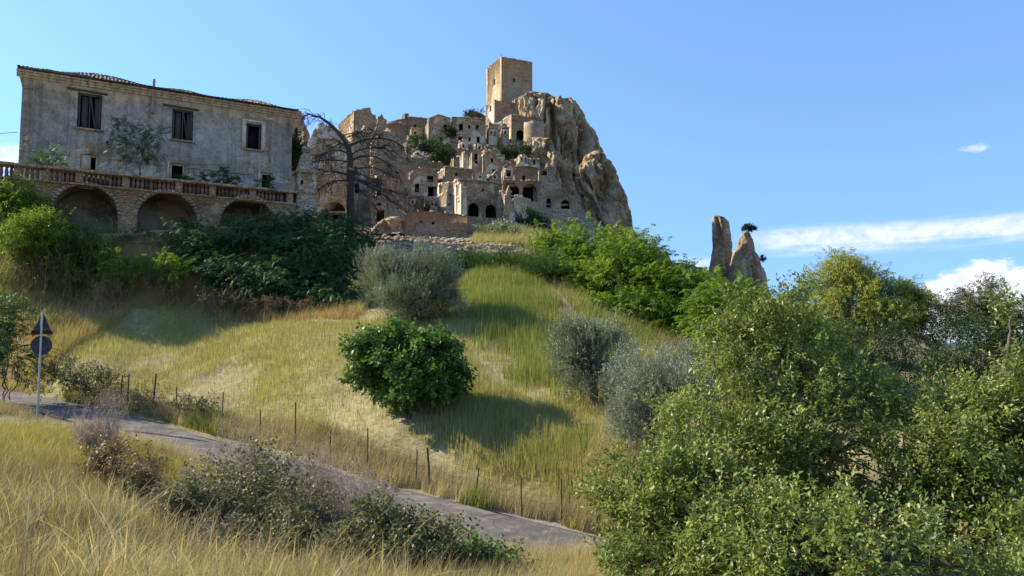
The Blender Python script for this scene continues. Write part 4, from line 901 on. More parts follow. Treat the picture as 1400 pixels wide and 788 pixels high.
for t in np.linspace(0, 1, 9):
    hw_ = (pw / 2 + .04) * (1 - t) ** .75 * (1 - .25 * math.sin(t * math.pi)) + .14 * t; z = z_eave + .12 + (z_apex - z_eave) * t
    rings.append(np.stack([pp(pw / 2 + sx * hw_, pw / 2 + sy * hw_, z) for sx, sy in ((-1, -1), (0, -1), (1, -1), (1, 0), (1, 1), (0, 1), (-1, 1), (-1, 0))]))
rings.append(np.repeat(pp(pw / 2, pw / 2, z_apex + .16)[None], 8, 0))
g.grid(np.stack(rings), wrap=True); g.build('cap', M_['greyst'], pav)
g = MB(); g.box(pp(pw / 2, pw / 2, z_apex + .32), .2, .2, .2, E3, I3); g.build('finial', M_['greyst'], pav)

# cable to the palazzo corner
g = MB(); a0 = P(24, 181, 42.3); a1 = P(-160, 176, 40); tt = np.linspace(0, 1, 12)
g.tube([a0 + (a1 - a0) * t - Z3 * .25 * math.sin(math.pi * t) for t in tt], .018, 5)
tag(g.build('overhead_cable', M_['rust']), 'thin black cable strung from the palazzo corner out of the frame', 'cable')

# ------------------------------------------------------------------ road sign seen from behind, second sign, fence
gp = G(50.5, 582, 24); px0 = np.array([gp[0], gp[1], 0])
sg_ = empty('road_sign', gp, 'pair of traffic sign backs, triangle over disc, on a tall steel pole by the road', 'road sign')
ztop = P(50, 427, 24)[2]
g = MB(); g.tube([gp - Z3 * .4, np.array([gp[0], gp[1], ztop])], .035, 10); g.build('pole', M_['metal'], sg_, smooth=True)
def prism(poly, y0, y1, org, mat, name, par, rot=0):
    g = MB(); n = len(poly); ca, sa = math.cos(rot), math.sin(rot)
    V = [org + np.array([x * ca - y * sa, x * sa + y * ca, z]) for y in (y0, y1) for x, z in poly]
    g.v.append(np.array(V)); g.r.append(np.full(2 * n, .5)); g.n = 2 * n
    c0 = np.array([[0, i, i + 1] for i in range(1, n - 1)]); g.f.append(c0); g.f.append(c0[:, ::-1] + n)
    g.f.append(np.array([[i, (i + 1) % n, n + (i + 1) % n, n + i] for i in range(n)])); return g.build(name, mat, par)
zt0 = P(50, 429, 24)[2]; zt1_ = P(50, 457.5, 24)[2]; zd = P(50, 472.5, 24)[2]; rad = .315
tri = prism([(-.32, zt1_), (.32, zt1_), (0.02, zt0), (-.02, zt0)], .045, .06, px0, M_['signback'], 'triangle_plate', sg_, .25)
prism([(-.325, zt1_ - .004), (.325, zt1_ - .004), (.29, zt1_ + .13), (-.29, zt1_ + .13)], .03, .0445, px0, M_['signred'], 'red_edge_strip', tri, .25)
dsc = prism([(rad * math.cos(t), zd + rad * math.sin(t)) for t in np.linspace(0, 2 * math.pi, 29)[:-1]], .045, .06, px0, M_['signback'], 'disc_plate', sg_, .25)
for z in (zt1_ + .22, zd + .12, zd - .12):
    prism([(-.06, z - .02), (.06, z - .02), (.06, z + .02), (-.06, z + .02)], .036, .0445, px0, M_['metal'], 'clamp', sg_, .25)
g2 = G(839, 720, 15.6); s2_ = empty('road_sign', g2, 'narrow dark sign plate seen edge-on beside the fruiting bush', 'road sign')
zz = P(840, 687, 15.6)[2]; q0 = np.array([g2[0], g2[1], 0])
g = MB(); g.tube([g2 - Z3 * .3, q0 + Z3 * (zz + .1)], .03, 8); g.build('pole', M_['rust'], s2_)
prism([(.27 * math.cos(t), zz + .23 * math.sin(t)) for t in np.linspace(0, 2 * math.pi, 25)[:-1]], .04, .055, q0, M_['signback'], 'disc_plate', s2_, 1.25)

fl = [(165, 552, 27.4, 513), (175, 552, 27.2, 511), (206, 556, 26.6, 511), (240, 570, 25.8, 530), (305, 588, 24.2, 536), (354, 598, 23.4, 560), (403, 605, 22.5, 550), (452, 620, 21.6, 588), (503, 633, 20.8, 585), (568, 655, 19.8, 616), (587, 660, 19.5, 612), (652, 676, 18.8, 640), (714, 691, 18.0, 650), (767, 702, 17.6, 655), (815, 715, 17, 668)]
f0 = G(*fl[0][:3]); fen = empty('wire_fence', f0, 'sagging wire fence on rusty crooked posts between road and field', 'fence')
tops = []
for q, (x, y, d, yt_) in enumerate(fl):
    p = G(x, y, d); t = np.array([p[0] + rr_.uniform(-.06, .06), p[1] + rr_.uniform(-.05, .05), P(x, yt_, d)[2]])
    if t[2] < p[2] + .6: t[2] = p[2] + .9
    g = MB(); r = .04 if q in (2, 10) else (.03 if q in (0, 1) else .022)
    if q == 2: t[0] += .16
    g.tube([p - Z3 * .3, (p + t) / 2 + np.array([rr_.uniform(-.03, .03), 0, 0]), t], [r, r * .9, r * .8], 6); g.build('post', M_['bark'] if q in (2, 10) else M_['rust'], fen); tops.append((p, t))
g = MB()
for (a0, a1), (b0, b1) in zip(tops[:-1], tops[1:]):
    for k in np.linspace(.12, .95, 6):
        pa = a0 + (a1 - a0) * k; pb_ = b0 + (b1 - b0) * k; g.tube([pa, (pa + pb_) / 2 - Z3 * rr_.uniform(.02, .09), pb_], .0035, 3)
    n_ = int(np.linalg.norm(b0 - a0) / .22)
    for k in range(1, n_):
        t = k / n_; g.tube([a0 + (b0 - a0) * t, a1 + (b1 - a1) * t - Z3 * .06 * math.sin(math.pi * t)], .0025, 3)
o = g.build('wire_mesh', M_['rust'], fen)
g = MB(); (a0, a1), (b0, b1) = tops[0], tops[1]; g.tube([a0 + (a1 - a0) * .95, b0 + (b1 - b0) * .95], .02, 5); g.tube([a0 + (a1 - a0) * .2, b0 + (b1 - b0) * .2], .02, 5); g.build('gate_bar', M_['rust'], fen)
# ------------------------------------------------------------------ vegetation
RG = np.random.default_rng(12)
def unit(v): return v / (np.linalg.norm(v, axis=-1, keepdims=True) + 1e-9)
def leaves_on(mb, rng, pos, dr, ln, n, ll, lw, splay=.9, planar=False, droop=.0, leafdroop=.0, jit=.25, stem=0., clumprnd=None, flat=.6):
    """n leaves along every twig; each leaf is a kinked blade of its own"""
    N = len(pos); t = (np.arange(n) + .6) / n
    down = np.array([0, 0, -1.])
    curve = lambda tt: pos[:, None] + dr[:, None] * (ln[:, None] * tt[None])[..., None] + down * (droop * ln[:, None] * tt[None] ** 2)[..., None]
    b = curve(t)
    tang = unit(dr[:, None] + down * (2 * droop * t)[None, :, None])
    up = np.array([0, 0, 1.]) + rng.normal(0, .15, (N, 1, 3))
    s = unit(np.cross(tang, up)); u = np.cross(s, tang)
    if planar:
        sg = np.where(np.arange(n) % 2 == 0, 1., -1.)[None, :, None]
        lat = s * sg + rng.normal(0, jit * .5, (N, n, 3))
    else:
        ph = np.arange(n)[None] * 2.4 + rng.uniform(0, 6.3, (N, 1))
        lat = s * np.cos(ph)[..., None] + u * np.sin(ph)[..., None] + rng.normal(0, jit, (N, n, 3))
    sp_ = splay * (1 - .6 * (t > .9))[None, :, None]
    d = unit(tang * np.cos(sp_) + unit(lat) * np.sin(sp_) + down * leafdroop + rng.normal(0, jit * .4, (N, n, 3)))
    sc = rng.uniform(.7, 1.25, (N, n, 1))
    nrm = unit((u if planar else np.array([0, 0, 1.]) * flat + u * .3) + rng.normal(0, .35 if not planar else .15, (N, n, 3)))
    w = unit(np.cross(d, nrm)); nn = np.cross(w, d)
    L = ll * sc; Wd = lw * sc * rng.uniform(.8, 1.2, (N, n, 1))
    v0 = b; v1 = b + d * L * .42 + w * Wd / 2 + nn * L * .06; v2 = b + d * L; v3 = b + d * L * .42 - w * Wd / 2 + nn * L * .06
    v2 = v2 + down * L * .12
    V = np.stack([v0, v1, v2, v3], 2).reshape(-1, 3)
    Q = np.arange(len(V)).reshape(-1, 4)
    tw = rng.random((N, 1)) if clumprnd is None else clumprnd[:, None]
    r = np.clip(tw * .6 + rng.random((N, n)) * .4, 0, 1)
    mb.add(V, np.concatenate([Q[:, [0, 1, 2]], Q[:, [0, 2, 3]]]), np.repeat(r.ravel(), 4))
    if stem > 0:
        tt = np.array([0., .5, 1.]); c = curve(tt); sd_ = s[:, :1] * stem
        V = np.stack([c - sd_, c + sd_], 2).reshape(N, 6, 3); V[:, 4:] = c[:, 2:3]
        base = (np.arange(N) * 6)[:, None]
        mb.add(V.reshape(-1, 3), np.concatenate([base + np.array([[0, 1, 3, 2]]), base + np.array([[2, 3, 5, 4]])]), .2)
def clumps(rng, ells, K):
    """sub-clump centres scattered through the outer part of the crown ellipsoids"""
    w = np.array([e[3][0] * e[3][2] for e in ells]); w = w / w.sum(); out = []; od = []
    for e, k in zip(ells, rng.multinomial(K, w)):
        v = unit(rng.normal(0, 1, (k, 3))); r = rng.uniform(.35, 1, (k, 1)) ** .6 * rng.uniform(.74, 1.2, (k, 1))
        out.append(np.array(e[:3]) + v * r * np.array(e[3])); od.append(v)
    return np.concatenate(out), np.concatenate(od)
def ell(x, y, rx, ry, d, dep=1.):
    c = P(x, y, d); return (c[0], c[1], c[2], (rx / F * d, rx / F * d * dep, ry / F * d))
def limb(mb, a, b, r0, r1, rng, sag=.0, n=6, sides=6):
    t = np.linspace(0, 1, n)[:, None]; p = a + (b - a) * t
    L = np.linalg.norm(b - a); p[1:-1] += rng.normal(0, L * .035, (n - 2, 3)); p[:, 2] += (np.sin(t[:, 0] * math.pi) * L * sag)
    mb.tube(p, np.linspace(r0, r1, n), sides); return p
def plant(name, label, cat, base, ells, mat, K=60, per=30, tw=.5, n=8, ll=.1, lw=.05, up=.4, out=.8, spread=.35, droop=0., planar=False, leafdroop=0., splay=.9, stem=.004,
          trunk=.12, bark=None, limbs=24, stems=1, group=None, seed=1, flat=.6, fruit=0, jit=.25, twigs=None):
    rng = np.random.default_rng(seed)
    root = empty(name, base, label, cat, group)
    C, O = clumps(rng, ells, K)
    gz = base[2] + .15
    C[:, 2] = np.maximum(C[:, 2], gz)
    idx = np.repeat(np.arange(K), per)
    N = len(idx)
    pos = C[idx] + rng.normal(0, 1, (N, 3)) * spread * np.array([1, 1, .8])
    dr = unit(O[idx] * out + np.array([0, 0, up]) + rng.normal(0, .55, (N, 3)))
    pos[:, 2] = np.maximum(pos[:, 2], gz - .1)
    cr = rng.random(K)[idx] * .75 + rng.random(N) * .25
    mb = MB(); leaves_on(mb, rng, pos, dr, tw * rng.uniform(.6, 1.3, N), n, ll, lw, splay, planar, droop, leafdroop, jit, stem, cr, flat)
    mb.build('crown', mat, root, rnd=True)
    tb = MB(); cen = np.array([np.average([e[q] for e in ells], weights=[e[3][0] * e[3][2] for e in ells]) for q in range(3)])
    bs = np.array(base, float); forks = []
    for q in range(stems):
        off = rng.normal(0, trunk * (1.5 if stems > 1 else 0), 3); off[2] = -.3
        top = bs + (cen - bs) * rng.uniform(.45, .65) + rng.normal(0, .12 * np.linalg.norm(cen - bs) if stems > 1 else .03, 3)
        limb(tb, bs + off, top, trunk, trunk * .62, rng, n=8, sides=8); forks.append(top)
    for k in rng.permutation(K)[:limbs]:
        f = forks[rng.integers(stems)]; p = limb(tb, f, C[k], trunk * .42, trunk * .08, rng, .06, 7, 5)
        for _ in range(2):
            q = p[rng.integers(2, 6)]; limb(tb, q, C[k] + rng.normal(0, spread * 2, 3), trunk * .16, .006, rng, .05, 5, 4)
    tb.build('trunk', bark or MT['bark'], root, smooth=True)
    if fruit:
        ico = np.array([[0, 0, 1], [.9, 0, .2], [.28, .85, .2], [-.73, .53, .2], [-.73, -.53, .2], [.28, -.85, .2], [.73, .53, -.45], [-.28, .85, -.45], [-.9, 0, -.45], [-.28, -.85, -.45], [.73, -.53, -.45], [0, 0, -1.]])
        fc = np.array([[0, 1, 2], [0, 2, 3], [0, 3, 4], [0, 4, 5], [0, 5, 1], [1, 6, 2], [2, 7, 3], [3, 8, 4], [4, 9, 5], [5, 10, 1], [6, 7, 2], [7, 8, 3], [8, 9, 4], [9, 10, 5], [10, 6, 1], [6, 11, 7], [7, 11, 8], [8, 11, 9], [9, 11, 10], [10, 11, 6]])
        sel = rng.permutation(N)[:fruit]; fb = MB()
        for q in sel:
            for _ in range(rng.integers(1, 5)):
                fb.add(ico * rng.uniform(.010, .016) + pos[q] + dr[q] * tw * rng.uniform(.1, .8) + rng.normal(0, .03, 3), fc, rng.random())
        o = fb.build('fruit', leafmat('unripe_wild_pears', [(.20, .20, .05), (.34, .28, .08), (.30, .16, .06)], .05, .35, .5), root, rnd=True); o['kind'] = 'stuff'
    return root

L_AIL = leafmat('ailanthus_leaf', [(.026, .064, .017), (.046, .103, .024), (.088, .155, .033)], .32)
L_BRT = leafmat('fresh_green_leaf', [(.07, .13, .016), (.14, .22, .024), (.24, .31, .04)], .45)
L_FIG = leafmat('fig_leaf', [(.040, .095, .020), (.085, .16, .030), (.17, .25, .055)], .34, .42)
L_OLV = leafmat('olive_leaf', [(.10, .125, .07), (.22, .25, .15), (.40, .43, .29)], .15, .55, .35)
L_OLS = leafmat('silvery_olive_leaf', [(.14, .165, .11), (.26, .29, .20), (.43, .46, .34)], .15, .55, .35)
L_PEAR = leafmat('wild_pear_leaf', [(.06, .095, .022), (.16, .21, .045), (.36, .39, .11)], .38, .4, .4)
L_EUC = leafmat('eucalyptus_leaf', [(.16, .20, .04), (.30, .33, .06), (.44, .43, .11)], .42)
L_DKG = leafmat('dark_foliage', [(.020, .042, .014), (.040, .070, .022), (.075, .105, .03)], .25)
L_CANE = leafmat('cane_leaf', [(.07, .13, .025), (.14, .20, .04), (.28, .27, .08)], .35)
L_BRAM = leafmat('bramble_leaf', [(.05, .062, .022), (.105, .115, .04), (.24, .205, .09)], .3, .5)
L_SCRB = leafmat('dry_scrub_leaf', [(.13, .085, .04), (.24, .165, .075), (.34, .26, .12)], .25)

frond = dict(planar=True, n=15, ll=.15, lw=.05, tw=.62, droop=.38, leafdroop=.35, splay=1.15, up=.5, spread=.34, stem=.006, jit=.2)
# fig in the middle of the field
plant('fig_bush', 'rounded bright green fig bush standing alone in the mown field', 'bush', G(560, 566, 22.5),
      [ell(530, 490, 52, 42, 22.6), ell(590, 500, 48, 46, 22.4), ell(550, 515, 66, 42, 22.3), ell(512, 478, 30, 26, 22.6), ell(612, 525, 26, 28, 22.2), ell(560, 470, 40, 24, 22.7)],
      L_FIG, K=230, per=13, tw=.28, n=7, ll=.135, lw=.10, up=.5, spread=.13, splay=1.1, trunk=.09, limbs=30, stems=4, seed=3, leafdroop=.25)
# olives
plant('olive_tree', 'largest grey-green olive tree, at the head of the field left of the tall green grass', 'tree', G(565, 442, 32.5),
      [ell(585, 390, 44, 44, 32.4), ell(540, 385, 36, 40, 32.6), ell(565, 412, 60, 32, 32.2), ell(515, 375, 20, 30, 32.8), ell(600, 372, 24, 24, 32.6)],
      L_OLV, K=250, per=34, tw=.42, n=12, ll=.085, lw=.026, up=1.1, spread=.19, splay=.6, trunk=.18, limbs=30, stems=2, seed=5)
plant('olive_tree', 'round silvery olive tree just left of the paler one, under the bright trees', 'tree', G(808, 553, 23.1),
      [ell(800, 480, 40, 40, 23), ell(830, 490, 30, 40, 23.2), ell(805, 515, 46, 34, 22.8), ell(785, 462, 24, 20, 23.1)],
      L_OLV, K=150, per=24, tw=.36, n=12, ll=.07, lw=.022, up=1.0, spread=.15, splay=.65, trunk=.13, limbs=24, stems=2, seed=6)
plant('olive_tree', 'pale silvery olive tree half behind the fruiting bush', 'tree', G(885, 618, 18.5),
      [ell(880, 520, 40, 45, 18.5), ell(910, 545, 44, 55, 18.3), ell(870, 570, 34, 45, 18.2), ell(945, 520, 30, 40, 18.6)],
      L_OLS, K=150, per=26, tw=.32, n=12, ll=.062, lw=.018, up=1.2, spread=.14, splay=.6, trunk=.11, limbs=24, stems=2, seed=7)
plant('olive_tree', 'small pale olive tree peeping out above the fruiting bush', 'tree', G(975, 585, 20.5),
      [ell(975, 515, 30, 30, 20.5), ell(1000, 540, 40, 36, 20.3)], L_OLS, K=80, per=26, tw=.32, n=12, ll=.065, lw=.02, up=1.2, spread=.14, splay=.6, trunk=.1, limbs=16, seed=8)
# bright ailanthus trees right of centre
fb_ = dict(frond, ll=.17, lw=.062, tw=.62)
for q, (lab, gx_, gy_, gd, el_, K_) in enumerate([
    ('bright green feathery tree nearest the rock town', 790, 420, 43, [(780, 335, 46, 30, 44), (830, 345, 50, 36, 44), (800, 375, 50, 40, 43), (760, 345, 28, 28, 44), (785, 402, 34, 24, 40.5), (762, 385, 20, 24, 41.5)], 200),
    ('bright green feathery tree with the tallest rounded top, behind the olive', 860, 450, 39, [(860, 355, 55, 34, 41), (850, 395, 70, 50, 39), (900, 385, 46, 36, 40), (815, 410, 40, 40, 39), (845, 430, 50, 26, 37.5), (880, 442, 40, 24, 37)], 240),
    ('bright green feathery tree sloping down towards the pinnacles', 930, 470, 37, [(915, 395, 50, 30, 39), (950, 412, 44, 34, 38), (905, 432, 50, 34, 37), (965, 400, 24, 18, 39), (925, 455, 50, 22, 36), (960, 450, 40, 26, 36)], 190),
    ('bright green feathery shrub below the two pinnacles', 990, 490, 33, [(990, 415, 36, 30, 34), (985, 448, 44, 34, 33), (1020, 430, 30, 34, 34)], 100),
    ('low bright feathery shrub between olive and fruiting bush', 1080, 500, 31, [(1060, 450, 50, 40, 31), (1100, 470, 50, 40, 31)], 110)]):
    plant('ailanthus_tree', lab, 'tree', G(gx_, gy_, gd), [ell(*e) for e in el_], L_BRT, K=K_, per=13, trunk=.13, limbs=30, stems=3, seed=20 + q, **fb_)
# dark ailanthus scrub under the terrace
for q, (lab, gx_, gy_, gd, el_, K_) in enumerate([
    ('largest dark feathery shrub, left of the biggest olive tree', 430, 418, 41, [(430, 355, 60, 46, 42), (400, 385, 56, 32, 41), (465, 370, 40, 42, 42), (440, 400, 50, 24, 40.5)], 200),
    ('dark feathery shrub right under the corner pavilion', 450, 345, 46, [(440, 316, 50, 26, 46), (482, 328, 28, 28, 46), (412, 305, 18, 16, 46)], 110),
    ('dark feathery shrub filling the mouth of the right terrace arch', 350, 355, 43, [(348, 318, 46, 22, 43.5), (325, 355, 50, 26, 42.5), (372, 350, 40, 34, 43), (385, 310, 22, 14, 44)], 130),
    ('low dark feathery shrub under the middle terrace arch', 265, 355, 40.5, [(272, 328, 40, 14, 41.6), (205, 326, 26, 12, 41.3), (250, 345, 40, 14, 40.5), (290, 355, 40, 24, 40.5)], 90),
    ('dark feathery shrub on the brown bank below the right arch', 330, 400, 38.5, [(335, 380, 46, 20, 39), (310, 370, 40, 18, 39.3), (365, 395, 40, 20, 38.8)], 100),
    ('low fringe of dark feathery growth at the foot of the big shrub', 455, 430, 38, [(470, 410, 44, 18, 39), (420, 416, 40, 14, 38.5)], 60)]):
    plant('ailanthus_shrub', lab, 'bush', G(gx_, gy_, gd), [ell(*e) for e in el_], L_AIL, K=K_, per=13, trunk=.09, limbs=24, stems=4, seed=40 + q, **dict(frond, ll=.14, tw=.6, droop=.55, leafdroop=.5))
for q, (lab, gx_, gy_, gd, el_, K_) in enumerate([
    ('small bright feathery sapling on the dry bank, left of its twin', 172, 390, 37.8, [(172, 368, 32, 16, 38), (150, 362, 16, 10, 38)], 34),
    ('small bright feathery sapling on the dry bank, right of its twin', 233, 386, 38.2, [(235, 368, 24, 16, 38.3)], 28)]):
    plant('ailanthus_sapling', lab, 'bush', G(gx_, gy_, gd), [ell(*e) for e in el_], L_BRT, K=K_, per=7, trunk=.03, limbs=10, stems=3, seed=60 + q, **dict(frond, n=15, tw=.7, spread=.2))
# left edge
plant('leafy_tree', 'leafy green tree at the left edge under the balustrade', 'tree', G(15, 345, 37), [ell(12, 272, 30, 18, 38.9, .5), ell(40, 287, 28, 14, 39.2, .4), ell(5, 302, 36, 24, 38.4, .5)], L_BRT, K=80, per=13, tw=.4, n=9, ll=.16, lw=.075, spread=.28, up=.3, leafdroop=.4, trunk=.12, limbs=26, seed=70)
plant('leafy_shrub', 'rounded mid green shrub below the first arch', 'bush', G(75, 345, 37.5), [ell(62, 312, 36, 18, 37.6), ell(40, 325, 36, 22, 37)], L_BRT, K=110, per=13, tw=.4, n=9, ll=.13, lw=.05, spread=.25, up=.3, leafdroop=.4, trunk=.07, limbs=20, stems=3, seed=71)
plant('leafy_shrub', 'dark leafy shrub beside the traffic sign at the left edge', 'bush', G(8, 505, 27), [ell(4, 428, 26, 22, 27), ell(8, 462, 34, 26, 26.6), ell(-30, 450, 40, 40, 27), ell(14, 490, 40, 18, 26.4), ell(28, 505, 36, 10, 26.2)], L_AIL, K=80, per=9, tw=.5, n=13, ll=.12, lw=.042, planar=True, droop=.45, splay=1.1, spread=.2, up=.4, leafdroop=.35, trunk=.03, limbs=16, stems=4, seed=72)
plant('leafy_shrub', 'low tangled green shrub along the fence by the gate', 'bush', G(95, 528, 28), [ell(80, 510, 44, 16, 28), ell(130, 522, 40, 14, 27.5), ell(215, 545, 30, 12, 26.5), ell(270, 568, 24, 10, 25.2)], L_BRAM, K=90, per=10, tw=.3, n=8, ll=.09, lw=.045, spread=.16, up=.5, trunk=.025, limbs=14, stems=3, seed=73)
plant('terrace_shrub', 'bushy dark plant leaning over the balustrade near its left end', 'plant', P(66, 243, 40.6), [ell(66, 221, 24, 11, 40.6), ell(55, 228, 18, 8, 40.4)], L_AIL, K=34, per=9, tw=.3, n=9, ll=.10, lw=.04, spread=.12, trunk=.02, limbs=10, seed=74, planar=True, splay=1.1)
plant('wall_sapling', 'spindly dark sapling growing in front of the facade between the windows', 'tree', P(189, 236, 42.6), [ell(188, 196, 26, 16, 42.6), ell(170, 178, 22, 10, 42.7), ell(208, 180, 22, 14, 42.5), ell(187, 208, 32, 8, 42.6), ell(160, 165, 8, 4, 42.8)], L_DKG, K=62, per=6, tw=.5, n=11, ll=.11, lw=.04, planar=True, droop=.4, leafdroop=.3, splay=1.1, up=.2, spread=.14, trunk=.035, limbs=22, stems=2, seed=75)
for q, (x, y, d, rx, ry, lab) in enumerate([(285, 249, 44.8, 18, 7, 'broad low plant on the terrace under the middle window'), (301, 247, 45.2, 9, 15, 'upright plant on the terrace, tallest of the row'), (320, 252, 45.6, 12, 7, 'smallest fan of leaves on the terrace'), (366, 256, 46.4, 13, 13, 'palm-like plant on the terrace before the lower right window'), (251, 248, 44.2, 9, 5, 'tuft of leaves on the terrace before the low middle window')]):
    plant('terrace_plant', lab, 'plant', P(x, y + 4, d), [ell(x, y - ry * .4, rx, ry, d, .6)], L_AIL, K=14, per=5, tw=.42, n=11, ll=.13, lw=.045, planar=True, droop=.5, leafdroop=.3, splay=1.1, up=.7, spread=.07, trunk=.02, limbs=6, seed=80 + q)
# giant reeds
CANE = plain('green_cane', (.13, .17, .05), (.30, .30, .12), 6)
def reeds(label, x, y, d, wpx, hpx, n, seed):
    rng = np.random.default_rng(seed); b0 = G(x, y, d); root = empty('giant_reed_clump', b0, label, 'reeds')
    st = MB(); lf = MB(); w = wpx / F * d; h = hpx / F * d
    for q in range(n):
        p = b0 + np.array([rng.normal(0, w * .42), rng.normal(0, w * .3), -.1]); p[2] = zt1(p[0], p[1]) - .1
        hh = h * rng.uniform(.6, 1.05); ln_ = rng.normal(0, .16, 2); t = np.linspace(0, 1, 6)[:, None]
        pts = p + np.concatenate([ln_[None] * t ** 2 * hh, t * hh], 1); st.tube(pts, np.linspace(.014, .004, 6), 4)
        k = 22; tt = rng.uniform(.08, 1, k); pos = np.stack([np.interp(tt, t[:, 0], pts[:, c]) for c in range(3)], 1)
        a = rng.uniform(0, 6.3, k); dr = unit(np.stack([np.cos(a), np.sin(a), np.full(k, 1.1)], 1))
        L = rng.uniform(.5, .9, k); s = unit(np.cross(dr, [0, 0, 1.])) * .028
        u = np.linspace(0, 1, 4); c = pos[:, None] + dr[:, None] * (L[:, None] * u)[..., None] + np.array([0, 0, -1.]) * (L[:, None] * .75 * u ** 2.2)[..., None]
        wd = np.array([.6, 1, .7, .05])[None, :, None]; V = np.stack([c - s[:, None] * wd, c + s[:, None] * wd], 2).reshape(-1, 3)
        base = (np.arange(k) * 8)[:, None]
        lf.add(V, np.concatenate([base + np.array([[2 * j, 2 * j + 1, 2 * j + 3, 2 * j + 2]]) for j in range(3)]), np.repeat(np.clip(rng.random(k) * .5 + rng.random() * .5, 0, 1), 8))
    st.build('canes', CANE, root); lf.build('crown', L_CANE, root, rnd=True)
reeds('pale yellow-green reed clump in front of the first arch', 88, 352, 38, 70, 70, 90, 1)
reeds('green reed clump filling the right half of the first arch', 128, 345, 39, 40, 60, 44, 2)
# right background trees
plant('eucalyptus_tree', 'tall yellow-green eucalyptus rising behind the fruiting bush', 'tree', G(1165, 490, 42), [ell(1150, 372, 32, 22, 42), ell(1175, 380, 28, 30, 42.5), ell(1160, 410, 52, 34, 42), ell(1130, 385, 20, 22, 42), ell(1180, 425, 40, 30, 41), ell(1150, 440, 46, 30, 42)], L_EUC, K=110, per=46, tw=.5, n=10, ll=.15, lw=.045, droop=.35, leafdroop=.7, up=.6, spread=.34, trunk=.16, bark=MT['palebark'], limbs=34, stems=2, seed=90)
plant('eucalyptus_tree', 'smaller yellow-green eucalyptus right of the tall one', 'tree', G(1235, 490, 42), [ell(1230, 405, 24, 18, 42), ell(1240, 425, 30, 24, 42), ell(1220, 440, 34, 24, 41)], L_EUC, K=60, per=42, tw=.5, n=10, ll=.15, lw=.045, droop=.35, leafdroop=.7, up=.6, spread=.3, trunk=.12, bark=MT['palebark'], limbs=20, seed=91)
L_EUD = leafmat('olive_brown_eucalyptus_leaf', [(.05, .065, .025), (.10, .11, .04), (.17, .165, .06)], .25)
plant('eucalyptus_tree', 'dull olive eucalyptus with dark branches at the right edge', 'tree', G(1345, 500, 40), [ell(1345, 412, 32, 22, 40), ell(1385, 425, 36, 26, 40), ell(1310, 425, 26, 12, 40), ell(1340, 445, 40, 26, 40), ell(1400, 460, 40, 40, 39)], L_EUD, K=100, per=36, tw=.5, n=10, ll=.14, lw=.045, droop=.35, leafdroop=.6, up=.5, spread=.28, trunk=.16, limbs=34, stems=2, seed=92)
plant('eucalyptus_tree', 'low olive eucalyptus bough left of the dull one', 'tree', G(1295, 505, 41), [ell(1285, 428, 22, 9, 41), ell(1262, 470, 26, 24, 41)], L_EUD, K=40, per=14, tw=.5, n=10, ll=.11, lw=.035, droop=.35, leafdroop=.6, up=.4, spread=.22, trunk=.1, limbs=14, seed=93)
for q, (lab, x, y, d, el_, lm) in enumerate([
    ('dense green tree behind the gap at the right', 1330, 545, 31, [(1320, 480, 50, 40, 31), (1370, 490, 50, 44, 31), (1290, 520, 40, 40, 30)], L_DKG),
    ('dense green shrub row under the tall eucalyptus', 1180, 545, 34, [(1150, 480, 60, 34, 34), (1210, 475, 40, 30, 34), (1110, 500, 50, 36, 33), (1235, 510, 34, 34, 33)], L_DKG),
    ('dim green shrub low in the gap of the fruiting bush', 1080, 590, 24, [(1060, 540, 60, 40, 24), (1130, 560, 60, 40, 24)], L_DKG),
    ('dim green shrub low behind the right fruiting bush', 1250, 610, 22, [(1230, 570, 70, 40, 22), (1330, 580, 70, 44, 22)], L_DKG)]):
    plant('broadleaf_tree', lab, 'tree', G(x, y, d), [ell(*e) for e in el_], lm, K=110, per=14, tw=.45, n=9, ll=.12, lw=.06, spread=.3, leafdroop=.3, trunk=.1, limbs=24, stems=2, seed=100 + q)
